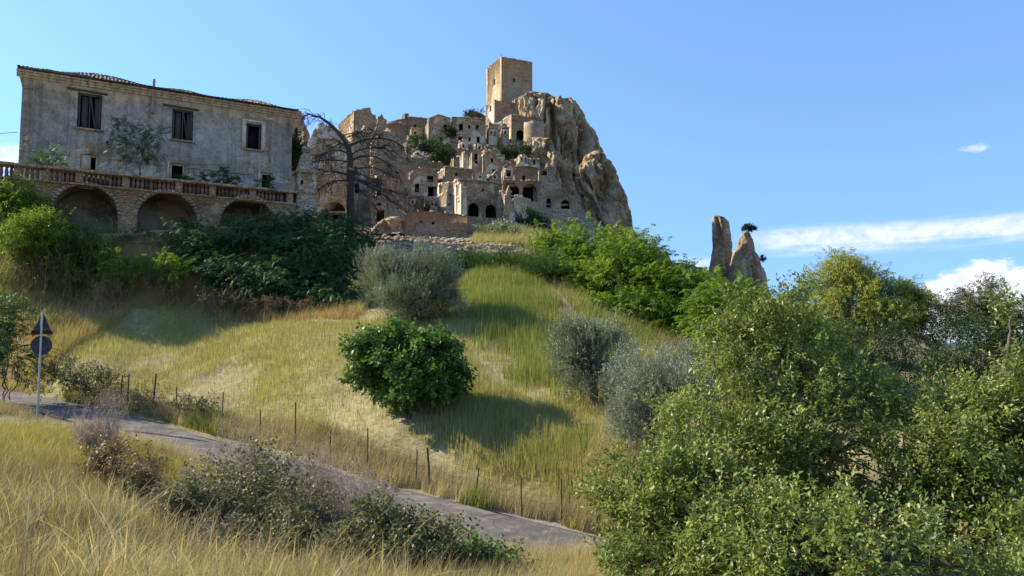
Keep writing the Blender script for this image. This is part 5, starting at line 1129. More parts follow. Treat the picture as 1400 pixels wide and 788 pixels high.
# town greenery
for q, (lab, x, y, d, el_, mm, K_) in enumerate([
    ('spreading green bush below the gabled ridge house', 582, 214, 101, [(575, 196, 20, 8, 102), (592, 202, 22, 10, 100), (598, 214, 22, 10, 98)], L_DKG, 70),
    ('dark rounded bush beside the pale wall fragment', 605, 226, 96, [(605, 216, 16, 9, 96)], L_DKG, 34),
    ('dark bush hiding the foot of the vaulted wall', 722, 328, 74, [(720, 305, 20, 16, 74), (736, 312, 18, 14, 74), (712, 318, 12, 8, 73)], L_DKG, 60),
    ('small bush beside the chimney stump', 570, 190, 117, [(568, 184, 12, 6, 117)], L_DKG, 20),
    ('bush on the skyline wall left of the keep cottage', 655, 160, 125, [(652, 155, 10, 4, 125), (644, 158, 8, 4, 126)], L_DKG, 20),
    ('round ivy clump on the flat topped ridge house', 616, 186, 110.5, [(616, 182, 6, 8, 110.6, .5)], L_DKG, 22),
    ('ivy spread over the terrace wall below the crumbled house', 705, 215, 104.5, [(694, 206, 12, 8, 104.6, .4), (714, 208, 12, 12, 104, .4), (690, 214, 14, 6, 104.5, .4)], L_DKG, 46),
    ('ivy trailing down the palazzo end wall', 404, 235, 51.5, [(403, 212, 4, 22, 51.5, .6)], L_DKG, 20),
    ('dry olive tuft hanging on the face of the crag', 775, 236, 112, [(775, 232, 6, 8, 112)], L_OLV, 12),
    ('grey-green scrub on the slope under the town', 700, 332, 62, [(690, 320, 22, 8, 63), (668, 318, 16, 6, 64)], L_OLV, 40),
    ('lone flat topped tree perched on the pinnacle tip', 1024, 322, 112, [(1022, 311, 6, 3.5, 112), (1028, 313, 5, 2.5, 112), (1018, 314, 4, 2, 112)], L_DKG, 40),
    ('dark shrub clinging to the right of the tapering pinnacle', 1043, 356, 111.5, [(1043, 354, 3, 5, 111.5)], L_DKG, 8)]):
    bs = P(x, y, d) if d > 100 or q in (7,) else G(x, y, d)
    plant('bush' if q != 10 else 'pinnacle_tree', lab, 'bush' if q != 10 else 'tree', bs, [ell(*e) for e in el_], mm, K=K_, per=12, tw=.55 if q < 10 else .2, n=8, ll=.22 if q < 10 else .16, lw=.11 if q < 10 else .09, spread=.26 if q < 10 else .14, trunk=.08, limbs=10, seed=120 + q)
# strip of tall green weeds at the head of the field
for q, (lab, x, y, d, el_, K_) in enumerate([
    ('tall green weeds along the top edge of the field, left part', 660, 378, 43.5, [(640, 360, 30, 9, 44), (670, 366, 30, 10, 43)], 60),
    ('tall green weeds along the top edge of the field, right part', 720, 386, 41, [(705, 362, 34, 11, 43), (735, 372, 26, 14, 41), (750, 390, 20, 14, 39)], 80)]):
    plant('weed_thicket', lab, 'bush', G(x, y, d), [ell(*e) for e in el_], L_AIL, K=K_, per=14, tw=.6, n=9, ll=.14, lw=.035, up=1.6, spread=.3, splay=.5, trunk=.02, limbs=10, stems=4, seed=140 + q)
# ------------------------------------------------------------------ bare dead tree
def dead_tree():
    rng = np.random.default_rng(2); D = 56
    base = G(478, 318, D); root = empty('dead_tree', base, 'bare dead conifer with arching drooping branches and thick straight trunk', 'tree')
    q = lambda l: np.array([P(x, y, D + (k[0] if k else 0)) for x, y, *k in l])
    tr = MB(); tk = q([(478.5, 318), (479, 295), (479, 262), (478.5, 235), (478, 212), (476, 198)])
    tr.tube(tk, [.36, .31, .28, .26, .23, .2], 10); tr.build('trunk', MT['deadbark'], root, smooth=True)
    main = [([(477, 206), (471, 192), (462, 180), (450, 169), (438, 161), (426, 156.5), (416, 157), (411, 162)], .2),
        ([(478, 200), (487, 194), (505, 190), (525, 188.5), (540, 193), (551, 203), (558, 217)], .11),
        ([(478, 222), (488, 215), (504, 212.5), (520, 217), (536, 227), (549, 241)], .1),
        ([(479, 243), (497, 250), (517, 262), (534, 273), (547, 283)], .13), ([(479, 241), (500, 249), (520, 257), (545, 264), (560, 270)], .09),
        ([(478, 222), (462, 219), (445, 220), (424, 223)], .08), ([(477, 240), (462, 235), (446, 234), (428, 229), (420, 226)], .1),
        ([(478, 247), (464, 247), (448, 251), (434, 260)], .09), ([(477, 204), (462, 192), (448, 190), (434, 197)], .07), ([(477, 203), (466, 196), (450, 203), (430, 218)], .07),
        ([(479, 234), (490, 230), (505, 229), (522, 233), (534, 242)], .07), ([(478, 214), (490, 205), (508, 202), (528, 203), (542, 210)], .07),
        ([(474, 188), (486, 184), (500, 182), (516, 184)], .06), ([(468, 186), (480, 182), (496, 180), (514, 176)], .05), ([(479, 252), (494, 262), (508, 276), (516, 288)], .06),
        ([(478, 228, 3), (466, 226, 4), (452, 238, 5), (440, 244, 6)], .07), ([(478, 230, -3), (490, 238, -5), (510, 246, -6), (526, 252, -7)], .08), ([(478, 210, -2), (460, 205, -4), (440, 210, -6), (425, 222, -7)], .07)]
    tw = MB()
    for pts, r in main:
        c = q(pts); dd = np.cumsum(np.r_[0, np.linalg.norm(np.diff(c, axis=0), axis=1)]); t = np.linspace(0, dd[-1], 14)
        c = np.stack([np.interp(t, dd, c[:, k]) for k in range(3)], 1); c[1:-1] = (c[:-2] + 2 * c[1:-1] + c[2:]) / 4; c[1:] += rng.normal(0, .05, (13, 3)) * np.linspace(0, 1, 13)[:, None]
        b = MB(); b.tube(c, np.linspace(r, r * .2, 14), 6); b.build('branch', MT['deadbark'], root, smooth=True)
        for k in range(int(7 + dd[-1] * 6.5)):
            f = rng.uniform(.15, 1); i = f * 12.99; p = c[int(i)] + (c[int(i) + 1] - c[int(i)]) * (i % 1)
            tg = unit(c[min(13, int(i) + 1)] - c[int(i)]); d = unit(tg * rng.uniform(.2, 1) + rng.normal(0, .55, 3) + np.array([0, 0, rng.uniform(-.3, .35)]))
            L = rng.uniform(.5, 1.9) * (1.1 - .4 * f); u = np.linspace(0, 1, 5)[:, None]
            pp_ = p + d * L * u + np.array([0, 0, -1.]) * L * .45 * u ** 2 + rng.normal(0, .03, (5, 3)) * u
            tw.tube(pp_, np.linspace(.028, .010, 5), 3)
            for _ in range(4):
                j = rng.integers(1, 5); d2 = unit(d + rng.normal(0, .7, 3)); l2 = rng.uniform(.15, .6)
                tw.tube([pp_[j], pp_[j] + d2 * l2 * .5, pp_[j] + d2 * l2 - np.array([0, 0, .15 * l2])], [.014, .010, .007], 3)
    o = tw.build('twigs', MT['deadbark'], root); o['kind'] = 'stuff'
dead_tree()

# ------------------------------------------------------------------ big fruiting wild pear bushes in the foreground
def pear(label, base, stems_, ells, nt, seed, tl=.26, leaf=(.068, .030)):
    """stems fork twice; twigs carry spiral leaves; fruit hangs among them"""
    rng = np.random.default_rng(seed); root = empty('wild_pear_bush', base, label, 'bush')
    tb = MB(); C, O = clumps(rng, ells, nt // 34)
    bs = np.array(base)
    forks = []
    for q in range(stems_):
        e = ells[q % len(ells)]; c = np.array(e[:3]); p = limb(tb, bs + np.array([rng.normal(0, .1), rng.normal(0, .1), -.3]), bs + (c - bs) * .85 + rng.normal(0, .15, 3), .06, .03, rng, .03, 9, 7); forks.append(p)
    for k in range(len(C)):
        p = forks[rng.integers(len(forks))]; d = np.linalg.norm(p[3:] - C[k], axis=1); st = p[3 + int(np.argmin(d))]
        limb(tb, st, C[k], .022, .005, rng, .04, 6, 4)
    idx = np.repeat(np.arange(len(C)), 34); N = len(idx)
    pos = C[idx] + rng.normal(0, .125, (N, 3)); sh = unit(rng.normal(0, 1, (len(C), 3)) + O * 1.1 + np.array([0, 0, .55]))[idx]
    dr = unit(sh + rng.normal(0, .5, (N, 3)) + np.array([0, 0, .2]))
    pos[:, 2] = np.maximum(pos[:, 2], bs[2])
    cr = rng.random(len(C))[idx] * .7 + rng.random(N) * .3
    mb = MB(); leaves_on(mb, rng, pos, dr, tl * rng.uniform(.5, 1.3, N), 9, leaf[0], leaf[1], .85, False, 0., .05, .3, .0025, cr, .5)
    # long shoots that break the outline
    k = len(C) // 3; sel = rng.permutation(len(C))[:k]; ds = unit(O[sel] * .7 + np.array([0, 0, .9]) + rng.normal(0, .3, (k, 3)))
    leaves_on(mb, rng, C[sel], ds, rng.uniform(.25, .48, k), 18, leaf[0] * .9, leaf[1] * .9, .8, False, 0., 0., .25, .003, None, .4)
    mb.build('crown', L_PEAR, root, rnd=True); tb.build('trunk', MT['bark'], root, smooth=True)
    ico = np.array([[0, 0, 1], [.87, 0, .3], [.27, .83, .3], [-.7, .51, .3], [-.7, -.51, .3], [.27, -.83, .3], [.7, .51, -.4], [-.27, .83, -.4], [-.87, 0, -.4], [-.27, -.83, -.4], [.7, -.51, -.4], [0, 0, -1.]])
    fc = np.array([[0, 1, 2], [0, 2, 3], [0, 3, 4], [0, 4, 5], [0, 5, 1], [1, 6, 2], [2, 7, 3], [3, 8, 4], [4, 9, 5], [5, 10, 1], [6, 7, 2], [7, 8, 3], [8, 9, 4], [9, 10, 5], [10, 6, 1], [6, 11, 7], [7, 11, 8], [8, 11, 9], [9, 11, 10], [10, 11, 6]])
    nf = N // 5; sel = rng.permutation(N)[:nf]; fp = np.repeat(pos[sel] + dr[sel] * tl * .5, 3, 0) + rng.normal(0, .035, (nf * 3, 3)); R_ = rng.uniform(.009, .0145, nf * 3)
    V = fp[:, None] + ico[None] * R_[:, None, None]; fb = MB(); fb.add(V.reshape(-1, 3), (np.arange(nf * 3)[:, None, None] * 12 + fc[None]).reshape(-1, 3), np.repeat(rng.random(nf * 3), 12))
    o = fb.build('fruit', FRUIT, root, smooth=True, rnd=True); o['kind'] = 'stuff'
FRUIT = leafmat('unripe_wild_pears', [(.16, .17, .045), (.30, .26, .08), (.30, .18, .07)], .05, .4, .5)
pear('tall fruiting wild pear bush with a pointed top, middle of the right foreground', G(1090, 720, 9.5), 7,
     [ell(1085, 415, 26, 30, 10), ell(1045, 460, 62, 40, 9.8), ell(1105, 480, 60, 40, 9.8), ell(1150, 520, 60, 36, 9.6), ell(1000, 535, 80, 52, 9.4), ell(1090, 590, 120, 70, 9.2), ell(1010, 640, 100, 70, 9), ell(1180, 650, 100, 70, 9)], 3800, 1)
pear('fruiting wild pear bush filling the right edge', G(1340, 760, 8.5), 6,
     [ell(1398, 440, 16, 40, 9), ell(1375, 530, 46, 46, 8.8), ell(1310, 570, 64, 34, 8.7), ell(1380, 620, 80, 70, 8.5), ell(1270, 640, 80, 56, 8.4), ell(1440, 560, 50, 90, 8.6), ell(1330, 720, 120, 70, 8)], 3200, 2)
pear('low fruiting wild pear boughs over the end of the road', G(930, 800, 7.8), 5,
     [ell(885, 635, 42, 18, 8.3), ell(935, 600, 44, 36, 8.6), ell(885, 700, 56, 28, 8), ell(955, 690, 76, 56, 8), ell(910, 760, 74, 34, 7.5), ell(1000, 740, 90, 56, 7.5), ell(850, 765, 26, 12, 7.7)], 2600, 3)
pear('nearest fruiting wild pear growth along the bottom edge', G(1150, 850, 6.6), 5,
     [ell(1080, 735, 80, 40, 6.8), ell(1180, 755, 100, 44, 6.6), ell(1290, 770, 90, 40, 6.5), ell(1030, 785, 70, 26, 6.6)], 1500, 4, .24)

# ------------------------------------------------------------------ near bushes and dry twig tangles
def tangle(label, x, y, d, ells, n, mat, seed, name='dry_bush', cat='dry bush', leaf=None, nleaf=0, rad=.006, up=.9):
    rng = np.random.default_rng(seed); b0 = G(x, y, d); root = empty(name, b0, label, cat); tb = MB(); lp = []; ld = []
    for e in ells:
        c = np.array(e[:3]); r = np.array(e[3])
        for _ in range(n // len(ells)):
            tip = c + unit(rng.normal(0, 1, 3)) * r * rng.uniform(.5, 1.08); s = np.array([c[0] + rng.normal(0, r[0] * .35), c[1] + rng.normal(0, r[1] * .35), 0]); s[2] = zt1(s[0], s[1]) - .05
            u = np.linspace(0, 1, 6)[:, None]; p = s + (tip - s) * u; p[:, 2] += np.sin(u[:, 0] * 2.2) * .18 * np.linalg.norm(tip - s); p[1:] += rng.normal(0, .05, (5, 3))
            tb.tube(p, np.linspace(rad, rad * .3, 6), 3)
            for _ in range(7):
                j = rng.integers(2, 6); dd = unit(p[j] - p[j - 1] + rng.normal(0, .8, 3)); l2 = rng.uniform(.08, .38)
                tb.tube([p[j], p[j] + dd * l2 * .5 + rng.normal(0, .02, 3), p[j] + dd * l2 - np.array([0, 0, .2 * l2])], [rad * .45, rad * .35, rad * .2], 3); lp.append(p[j]); ld.append(dd)
    o = tb.build('twigs', mat, root); o['kind'] = 'stuff'
    if leaf is not None:
        k = rng.integers(0, len(lp), nleaf); pos = np.array(lp)[k] + rng.normal(0, .07, (nleaf, 3)); dr = unit(np.array(ld)[k] + rng.normal(0, .4, (nleaf, 3)) + np.array([0, 0, .3]))
        mb = MB(); leaves_on(mb, rng, pos, dr, rng.uniform(.12, .3, nleaf), 7, .055, .036, 1., False, .1, .15, .3, .002, None, .8); mb.build('crown', leaf, root, rnd=True)
    return root
PUR = plain('purplish_dry_twigs', (.22, .16, .13), (.44, .34, .28), 5)
BRN = plain('brown_dry_stalks', (.12, .075, .05), (.27, .18, .11), 6)
tangle('purplish leafless twig bush at the road edge, right of the sign', 132, 625, 15.5, [ell(128, 580, 36, 34, 15.5), ell(150, 565, 28, 24, 15.5), ell(118, 600, 24, 24, 15.4)], 150, PUR, 1)
tangle('dark brown dead stalks with a few dry leaves below the purplish twigs', 175, 678, 12.8, [ell(165, 640, 36, 32, 13), ell(195, 650, 30, 28, 12.8), ell(145, 625, 24, 20, 13.4)], 130, BRN, 2, leaf=L_SCRB, nleaf=500)
tangle('thin pale forked twigs standing at the near edge of the road', 318, 650, 14.6, [ell(305, 598, 22, 26, 14.7), ell(335, 605, 20, 20, 14.5)], 26, MT['twig'], 3, rad=.008)
tangle('pale straw coloured twig tangle beside the bramble, before the road', 485, 745, 10.2, [ell(480, 680, 50, 34, 10.6), ell(440, 660, 40, 28, 11), ell(505, 705, 40, 30, 10.2), ell(455, 715, 46, 34, 10)], 420, MT['twig'], 4)
tangle('pale twig tangle on top of the bramble', 395, 690, 11.3, [ell(405, 645, 46, 24, 11.4), ell(345, 642, 34, 20, 11.8), ell(270, 655, 30, 20, 12)], 150, MT['twig'], 5)
tangle('broad dark green bramble on the bank above the near grass', 330, 745, 10.2, [ell(290, 690, 60, 38, 10.6), ell(365, 690, 64, 44, 10.6), ell(340, 655, 60, 28, 11.4), ell(420, 715, 48, 40, 10), ell(255, 705, 40, 28, 10.4), ell(330, 735, 66, 30, 9.8), ell(405, 745, 50, 30, 9.4)], 420, MT['twig'], 6, 'bramble_bush', 'bush', L_BRAM, 4300)
tangle('small green bramble with pale leaves at the bottom beside the tangle', 520, 805, 7.8, [ell(520, 735, 50, 38, 8.4), ell(580, 755, 48, 28, 8.3), ell(485, 765, 46, 30, 8.1), ell(545, 775, 64, 26, 7.9)], 220, MT['twig'], 7, 'bramble_bush', 'bush', L_BRAM, 2900)
tangle('brown dead weed stalks between bramble and golden grass', 250, 745, 9.9, [ell(225, 690, 34, 26, 10.4), ell(290, 730, 40, 22, 9.6), ell(350, 765, 46, 20, 8.8), ell(430, 780, 40, 20, 8.4)], 170, MT['twig'], 14)
tangle('leafy green sprigs at the bottom between bramble and road end', 640, 800, 8.6, [ell(625, 765, 30, 22, 8.8), ell(660, 770, 26, 20, 8.8), ell(690, 785, 40, 20, 8.6)], 60, BRN, 8, 'leafy_sprigs', 'bush', L_FIG, 800)
tangle('ivy-leaved dark sprig among the brown dead stalks', 140, 665, 13.2, [ell(138, 640, 14, 22, 13.2), ell(185, 668, 18, 16, 12.6)], 24, BRN, 9, 'bramble_bush', 'bush', L_BRAM, 260)
tangle('dark dry scrub along the foot of the shady bank', 330, 425, 36.6, [ell(300, 408, 46, 9, 37.5), ell(360, 416, 44, 9, 37), ell(420, 424, 40, 9, 37), ell(240, 402, 34, 8, 38), ell(480, 436, 30, 8, 36)], 220, BRN, 10, 'dry_scrub', 'dry bush', L_SCRB, 1500, rad=.012)
tangle('orange-brown dry scrub on the lit bank at the left', 120, 405, 37.4, [ell(100, 385, 50, 10, 38), ell(50, 375, 40, 10, 38), ell(160, 400, 40, 9, 37.6), ell(200, 388, 34, 9, 38.5)], 220, MT['twig'], 11, 'dry_scrub', 'dry bush', L_SCRB, 1900, rad=.01)
tangle('dry brush piled at the foot of the right-hand bright trees', 850, 476, 34, [ell(860, 460, 40, 12, 35), ell(920, 475, 36, 10, 33)], 100, BRN, 12, 'dry_scrub', 'dry bush', L_SCRB, 700, rad=.01)

# ------------------------------------------------------------------ grasses
def blades(name, label, cat, xy, h, w, mat, seed, lean=.35, bend=.5, seg=2, head=0, sink=.04, wind=(0.25, -.05)):
    rng = np.random.default_rng(seed); N = len(xy); z = zt(xy[:, 0], xy[:, 1]) - sink
    p = np.c_[xy, z]; H = h * np.exp(rng.normal(0, .28, N)); a = rng.uniform(0, 6.3, N)
    d = np.stack([np.cos(a), np.sin(a)], 1) * np.abs(rng.normal(0, lean, N))[:, None] + np.array(wind)[None]
    u = np.linspace(0, 1, seg + 1)
    c = p[:, None] + np.stack([d[:, :1] * (H[:, None] * u ** (1 + bend)), d[:, 1:] * (H[:, None] * u ** (1 + bend)), H[:, None] * u - H[:, None] * .22 * (d ** 2).sum(1)[:, None] * u ** 2], -1)
    f = rng.uniform(0, math.pi, N); s = np.stack([np.cos(f), np.sin(f) * .6, 0 * f], 1) * (w * rng.uniform(.6, 1.4, N) / 2)[:, None]
    wd = np.linspace(1, .12, seg + 1)
    if head: wd = np.array([.55, .5, .45, 1.9, .2])[:seg + 1] if seg == 4 else wd
    V = np.stack([c - s[:, None] * wd[None, :, None], c + s[:, None] * wd[None, :, None]], 2).reshape(-1, 3)
    base = (np.arange(N) * 2 * (seg + 1))[:, None]
    Q = np.concatenate([base + np.array([[2 * j, 2 * j + 1, 2 * j + 3, 2 * j + 2]]) for j in range(seg)])
    pt = fbm(xy[:, 0] * .7, xy[:, 1] * .7, s=seed) * 1.1 + .5
    r = np.clip(pt * .55 + rng.random(N) * .45, 0, 1)
    mb = MB(); mb.add(V, Q, np.repeat(r, 2 * (seg + 1)))
    return tag(mb.build(name, mat, rnd=True), label, cat, kind='stuff')
def scatter(poly, n, seed, dens=None, near=False, tuft=0, ts=.12):
    rng = np.random.default_rng(seed); p = np.array(poly); lo, hi = p.min(0), p.max(0); out = []; k = 0
    while k < n:
        m = max(2000, n)
        q = lo + rng.random((m, 2)) * (hi - lo)
        if near:   # denser towards the viewer
            q = q[rng.random(m) < np.clip((lo[1] + 3) / (q[:, 1] + .1), 0, 1) ** 1.4]
        q = q[inpoly(q[:, 0], q[:, 1], poly)]
        if dens is not None: q = q[rng.random(len(q)) < dens(q[:, 0], q[:, 1])]
        if len(q) == 0: break
        out.append(q); k += len(q)
    q = np.concatenate(out)[:n]
    if tuft: q = np.repeat(q, tuft, 0) + rng.normal(0, ts, (len(q) * tuft, 2))
    d, _, _ = road_near(q[:, 0], q[:, 1]); return q[d > RW + .05 + fbm(q[:, 0] * 1.2, q[:, 1] * 1.2, s=4) * .9]
G_YG = leafmat('yellow_green_grass', [(.22, .215, .075), (.35, .33, .135), (.48, .44, .22)], .45, .7, .1)
G_GRN = leafmat('green_oat_grass', [(.12, .155, .045), (.23, .26, .07), (.40, .39, .13)], .45, .7, .1)
G_STR = leafmat('straw_grass', [(.27, .21, .11), (.42, .345, .20), (.56, .49, .32)], .35, .7, .1)
G_GLD = leafmat('golden_dry_grass', [(.18, .14, .06), (.38, .31, .155), (.58, .51, .33)], .38, .7, .1)
G_LAWN = leafmat('verge_grass', [(.10, .15, .025), (.17, .21, .04), (.27, .27, .08)], .4, .7, .1)
G_BRN = leafmat('brown_bank_grass', [(.24, .15, .07), (.39, .275, .13), (.54, .43, .23)], .4, .7, .1)
def edge_soft(x, y, poly, r):
    d = np.full(len(x), 1e9)
    for (ax, ay), (bx, by) in zip(poly, poly[1:] + poly[:1]):
        l2 = (bx - ax) ** 2 + (by - ay) ** 2; t = np.clip(((x - ax) * (bx - ax) + (y - ay) * (by - ay)) / l2, 0, 1)
        d = np.minimum(d, np.hypot(x - ax - t * (bx - ax), y - ay - t * (by - ay)))
    return sstep(0, r, d + fbm(x * .7, y * .7, s=88) * r * 1.4)
pf_ = lambda s, sc, lo, hi: (lambda x, y: sstep(lo, hi, fbm(x * sc, y * sc, s=s)))
blades('field_grass', 'short yellow-green stalks scattered over the mown field', 'grass', scatter(FIELD, 52000, 1, pf_(40, .22, -.1, .14)), .24, .021, G_YG, 1, .09, .3, 2, wind=(.02, 0))
blades('field_grass', 'thin even cover of pale green stalks across the field', 'grass', scatter(FIELD, 42000, 21), .20, .018, leafmat('pale_field_grass', [(.24, .225, .08), (.34, .31, .12), (.45, .40, .19)], .4, .7, .1), 21, .12, .3, 2, wind=(.02, 0))
blades('field_stubble', 'pale straw stubble lying on the mown field', 'grass', scatter(FIELD, 40000, 2), .09, .016, G_STR, 2, .9, .3, 2)
TALL = poly_px([(600, 400, 36), (612, 385, 41), (640, 362, 46), (720, 352, 47), (765, 425, 36), (800, 470, 31), (805, 565, 22.6), (720, 545, 24.2), (660, 505, 26.6), (630, 450, 31)])
blades('tall_field_grass', 'tall green oat grass on the upper right of the field', 'grass', scatter(TALL, 36000, 3, lambda x, y: edge_soft(x, y, TALL, 2.6)), .48, .028, G_GRN, 3, .07, .3, 2, wind=(.02, 0))
TAL2 = poly_px([(700, 660, 19), (690, 620, 20.2), (740, 590, 21), (835, 585, 21), (835, 705, 17.2), (760, 698, 17.7)])
blades('tall_field_grass', 'tall green grass at the lower right corner of the field by the fence', 'grass', scatter(TAL2, 2600, 4, lambda x, y: edge_soft(x, y, TAL2, 1.2) * sstep(-.12, .12, fbm(x * .6, y * .6, s=77))), .36, .02, G_GRN, 4, .15, .3, 2, wind=(.05, 0))
FEN = poly_px([(80, 520, 29), (165, 538, 28.6), (305, 580, 25.2), (403, 592, 23.9), (503, 622, 21.6), (585, 645, 20.4), (713, 678, 18.7), (830, 700, 17.5), (830, 722, 16.8), (713, 700, 17.5), (585, 668, 19.1), (403, 611, 22.2), (305, 595, 23.7), (165, 555, 27.2), (70, 535, 28.5)])
blades('fence_grass', 'dry straw grass growing thick along the wire fence', 'grass', scatter(FEN, 24000, 5), .42, .016, G_STR, 5, .3, .4, 2)
blades('fence_weeds', 'green weeds among the straw along the wire fence', 'grass', scatter(FEN, 9000, 6, pf_(12, .5, -.05, .15)), .38, .02, G_LAWN, 6, .25, .3, 2)
NV = [tuple(v) for v in np.r_[ROAD[2:10, :2] + np.array([-.62, -1.1]), (ROAD[2:10, :2] + np.array([-1.6, -2.6]))[::-1]]]
blades('verge_weeds', 'taller dry grass overhanging the near edge of the road', 'grass', scatter(NV, 30000, 33, pf_(23, .5, -.2, .12)), .34, .012, G_STR, 33, .4, .6, 2)
RIGHTF = poly_px([(590, 445, 32.5), (640, 470, 29), (700, 540, 24), (805, 565, 22.5), (832, 690, 17.5), (640, 660, 19.2), (560, 600, 21.5), (610, 540, 24.5)])
blades('field_grass', 'yellow-green stalks thick on the field right of the fig bush', 'grass', scatter(RIGHTF, 26000, 41, lambda x, y: edge_soft(x, y, RIGHTF, 1.5)), .30, .024, G_YG, 41, .10, .3, 2, wind=(.02, 0))
FV = poly_px([(560, 668, 19.2), (640, 683, 18.6), (700, 695, 18), (790, 715, 17.3), (800, 735, 16.6), (720, 712, 17.2), (640, 694, 18.1), (540, 668, 19)])
blades('verge_grass', 'lush green grass on the far verge near the road bend', 'grass', scatter(FV, 9000, 51), .17, .014, leafmat('lush_verge_grass', [(.12, .19, .03), (.20, .28, .045), (.30, .36, .08)], .4, .7, .1), 51, .35, .4, 2)
# verges both sides of the road
VER = [tuple(v) for v in np.r_[ROAD[1:10, :2] + np.array([1.0, 1.9]), (ROAD[1:10, :2] + np.array([-1.2, -2.1]))[::-1]]]
blades('verge_grass', 'short green grass on both verges of the road', 'grass', scatter(VER, 34000, 7, pf_(15, .35, -.25, .05)), .10, .014, G_LAWN, 7, .5, .3, 2)
BANK = poly_px([(-60, 370, 38.5), (-60, 470, 31), (60, 500, 30), (110, 462, 34), (180, 425, 37), (260, 414, 38), (400, 438, 35.5), (490, 452, 34), (500, 410, 42), (430, 345, 47), (200, 335, 41), (0, 345, 39)])
blades('bank_grass', 'brown and golden dry grass on the bank under the terrace', 'grass', scatter(BANK, 46000, 8), .42, .022, G_BRN, 8, .45, .5, 2)
blades('bank_tufts', 'yellow tufts of grass on the lit bank', 'grass', scatter(BANK, 1500, 9, pf_(3, .4, .0, .2), tuft=9, ts=.16), .5, .02, G_YG, 9, .3, .5, 2)
RSL = poly_px([(715, 352, 47.5), (765, 345, 53), (860, 400, 44), (950, 470, 34), (900, 520, 27), (845, 520, 27), (800, 440, 33), (765, 400, 38)])
blades('slope_grass', 'mixed dry and green grass between the field and the bright trees', 'grass', scatter(RSL, 10000, 22), .42, .024, G_STR, 22, .3, .4, 2)
blades('slope_weeds', 'green weeds between the field and the bright trees', 'grass', scatter(RSL, 24000, 23, pf_(19, .4, -.2, .05)), .48, .03, G_GRN, 23, .12, .4, 2)
EXT = poly_px([(770, 720, 17), (830, 560, 21.8), (845, 520, 26), (900, 520, 24), (930, 600, 18.5), (930, 740, 14.8)])
blades('fence_grass', 'straw and green grass running under the fruiting bush at the fence end', 'grass', scatter(EXT, 16000, 31), .34, .018, G_STR, 31, .3, .4, 2)
blades('fence_weeds', 'greener stalks under the fruiting bush at the fence end', 'grass', scatter(EXT, 12000, 32), .36, .02, G_YG, 32, .25, .3, 2)
SLOPE = poly_px([(640, 335, 57), (760, 342, 54), (770, 325, 66), (690, 312, 68), (650, 316, 63)])
blades('slope_grass', 'pale green grass on the slope under the town', 'grass', scatter(SLOPE, 14000, 10), .5, .04, G_YG, 10, .25, .4, 2)
LEFTV = poly_px([(-120, 570, 22.5), (50, 583, 23.4), (130, 595, 21), (230, 625, 18.5), (330, 655, 16.5), (260, 680, 12.6), (100, 640, 12.8), (-160, 640, 12.4)])
blades('verge_grass', 'yellowing grass on the flat shoulder around the sign foot', 'grass', scatter(LEFTV, 60000, 11), .20, .012, leafmat('yellowing_grass', [(.20, .19, .05), (.31, .27, .08), (.45, .37, .15)], .4, .7, .1), 11, .5, .4, 2)
NEAR = [(-10, 14.2), (-7.2, 13.4), (-5.4, 11), (-4.3, 9.4), (-2.9, 7.8), (-1.7, 6.9), (-.7, 5.6), (-.5, 4.6), (-5, 4.2), (-12, 8), (-12.5, 13)]
blades('golden_grass', 'long golden dry grass covering the near left bank', 'grass', scatter(NEAR, 120000, 12, near=True), .25, .0034, G_GLD, 12, .7, .8, 2, wind=(.10, -.05))
blades('golden_grass_heads', 'seed-headed stalks standing above the golden grass', 'grass', scatter(NEAR, 11000, 13, near=True), .38, .0045, G_GLD, 13, .6, 1.1, 4, 1, wind=(.1, -.05))
blades('brown_weed_stalks', 'darker brown weed stalks standing among the golden grass', 'grass', scatter(NEAR, 9000, 34, pf_(27, .7, .0, .2), near=True), .34, .006, leafmat('brown_weeds', [(.10, .065, .035), (.18, .12, .06), (.28, .20, .11)], .25, .8, .1), 34, .5, .8, 3, wind=(0, 0))
blades('green_weeds', 'green blades pushing up through the golden grass', 'grass', scatter(NEAR, 20000, 35, pf_(28, .5, -.04, .16), near=True), .22, .006, G_LAWN, 35, .5, .6, 2, wind=(0, 0))
blades('grass_understorey', 'green-brown matted grass under the golden stalks', 'grass', scatter(NEAR, 26000, 14, near=True), .15, .009, leafmat('matted_grass', [(.11, .10, .035), (.20, .165, .06), (.32, .25, .10)], .4, .7, .1), 14, .8, .5, 2)
MID = [(-7.2, 13.6), (-5, 14.5), (-1.2, 14.6), (1.8, 13.0), (5, 11.5), (5, 8), (1.5, 5.6), (-.6, 5.4), (-2.8, 7.9), (-4.2, 9.8)]
blades('golden_grass', 'straw coloured grass at the bottom centre before the road', 'grass', scatter(MID, 42000, 15, near=True), .24, .006, G_GLD, 15, .4, .6, 3)
blades('green_undergrowth', 'green grass mixed in at the bottom centre', 'grass', scatter(MID, 9000, 16, pf_(18, .5, -.05, .15)), .2, .010, G_LAWN, 16, .4, .5, 2)
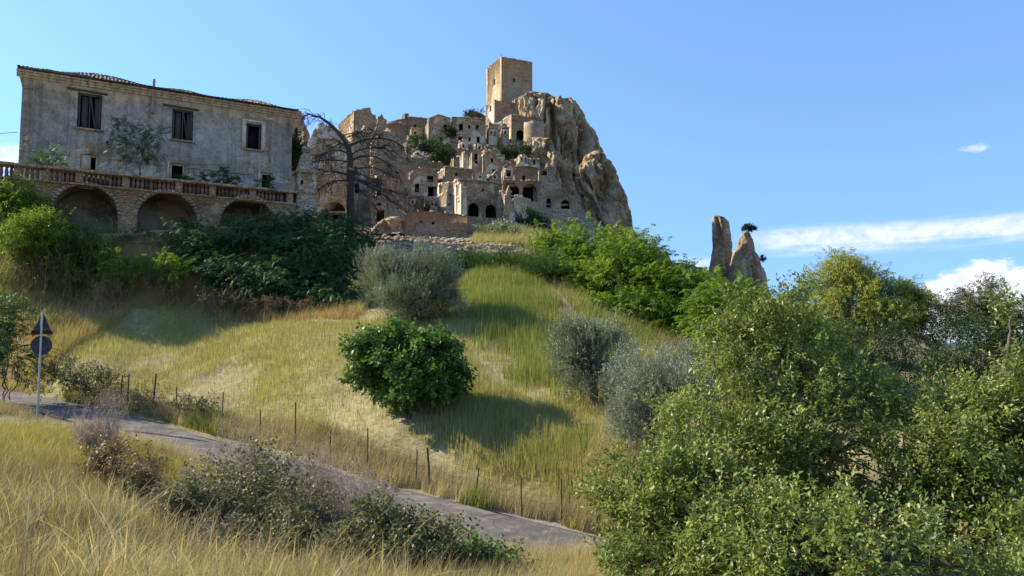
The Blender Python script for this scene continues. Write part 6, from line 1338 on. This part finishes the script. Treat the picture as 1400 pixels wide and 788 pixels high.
# loose stones: rubble below the town and along the road
def stones(name, label, poly, n, r, seed, mat, flat=.6):
    rng = np.random.default_rng(seed); q = scatter(poly, n, seed); mb = MB()
    o = unit(np.array([[1, 0, 0], [-1, 0, 0], [0, 1, 0], [0, -1, 0], [0, 0, 1], [0, 0, -1.]])); f = np.array([[0, 2, 4], [2, 1, 4], [1, 3, 4], [3, 0, 4], [2, 0, 5], [1, 2, 5], [3, 1, 5], [0, 3, 5]])
    z = zt(q[:, 0], q[:, 1]); R_ = r * np.exp(rng.normal(0, .5, len(q)))
    V = np.c_[q, z][:, None] + o[None] * R_[:, None, None] * rng.uniform(.6, 1.3, (len(q), 6, 1)) * np.array([1, 1, flat])
    mb.add(V.reshape(-1, 3), (np.arange(len(q))[:, None, None] * 6 + f[None]).reshape(-1, 3)); return tag(mb.build(name, mat), label, 'stones', kind='stuff')
stones('rubble', 'fallen rubble strewn on the bare earth under the town wall', poly_px([(500, 338, 53), (600, 345, 51), (720, 342, 53), (700, 322, 61), (560, 316, 61.5), (500, 312, 63)]), 1300, .13, 1, M_['tuff'])
stones('rubble', 'rubble scattered between the ruined houses', poly_px([(480, 300, 68), (740, 300, 75), (760, 220, 112), (700, 170, 124), (560, 185, 118), (480, 240, 85)]), 2600, .28, 2, M_['greyst'])
stones('gravel', 'loose stones along the road edges', VER, 1500, .03, 3, M_['tuff'])

# repeats carry one shared group phrase
GROUPS = dict(stone_house='roofless stone houses of the hill town', terrace_wall='old terrace walls on the town slope', masonry_pillar='lone masonry fragments above the big house', rock_crag='crags carrying the town', rock_pinnacle='pair of rock pinnacles',
    rock_outcrop='boulder outcrops on the ridge', ruined_mass='crumbling masonry behind the dead tree', rubble_heap='rubble heaps under the town', road_sign='traffic signs along the road', olive_tree='olive trees in the field', ailanthus_tree='bright feathery trees right of the field',
    ailanthus_shrub='dark feathery shrubs under the terrace', ailanthus_sapling='feathery saplings on the bank', leafy_shrub='leafy shrubs at the left edge', terrace_plant='plants growing on the terrace', giant_reed_clump='reed clumps by the first arch',
    eucalyptus_tree='eucalyptus trees at the right', broadleaf_tree='green trees behind the fruiting bushes', bush='bushes among ruins and rocks', weed_thicket='tall weeds along the field head', wild_pear_bush='fruiting wild pear bushes in the foreground',
    dry_bush='dry twig bushes by the road', bramble_bush='brambles on the near bank', dry_scrub='dry scrub on the banks', chimney_stump='chimney stumps')
for o in list(COL.objects):
    n = o.name.split('.')[0]
    if o.parent is None and o.get('label') and n in GROUPS and not o.get('group') and o.get('kind') is None: o['group'] = GROUPS[n]
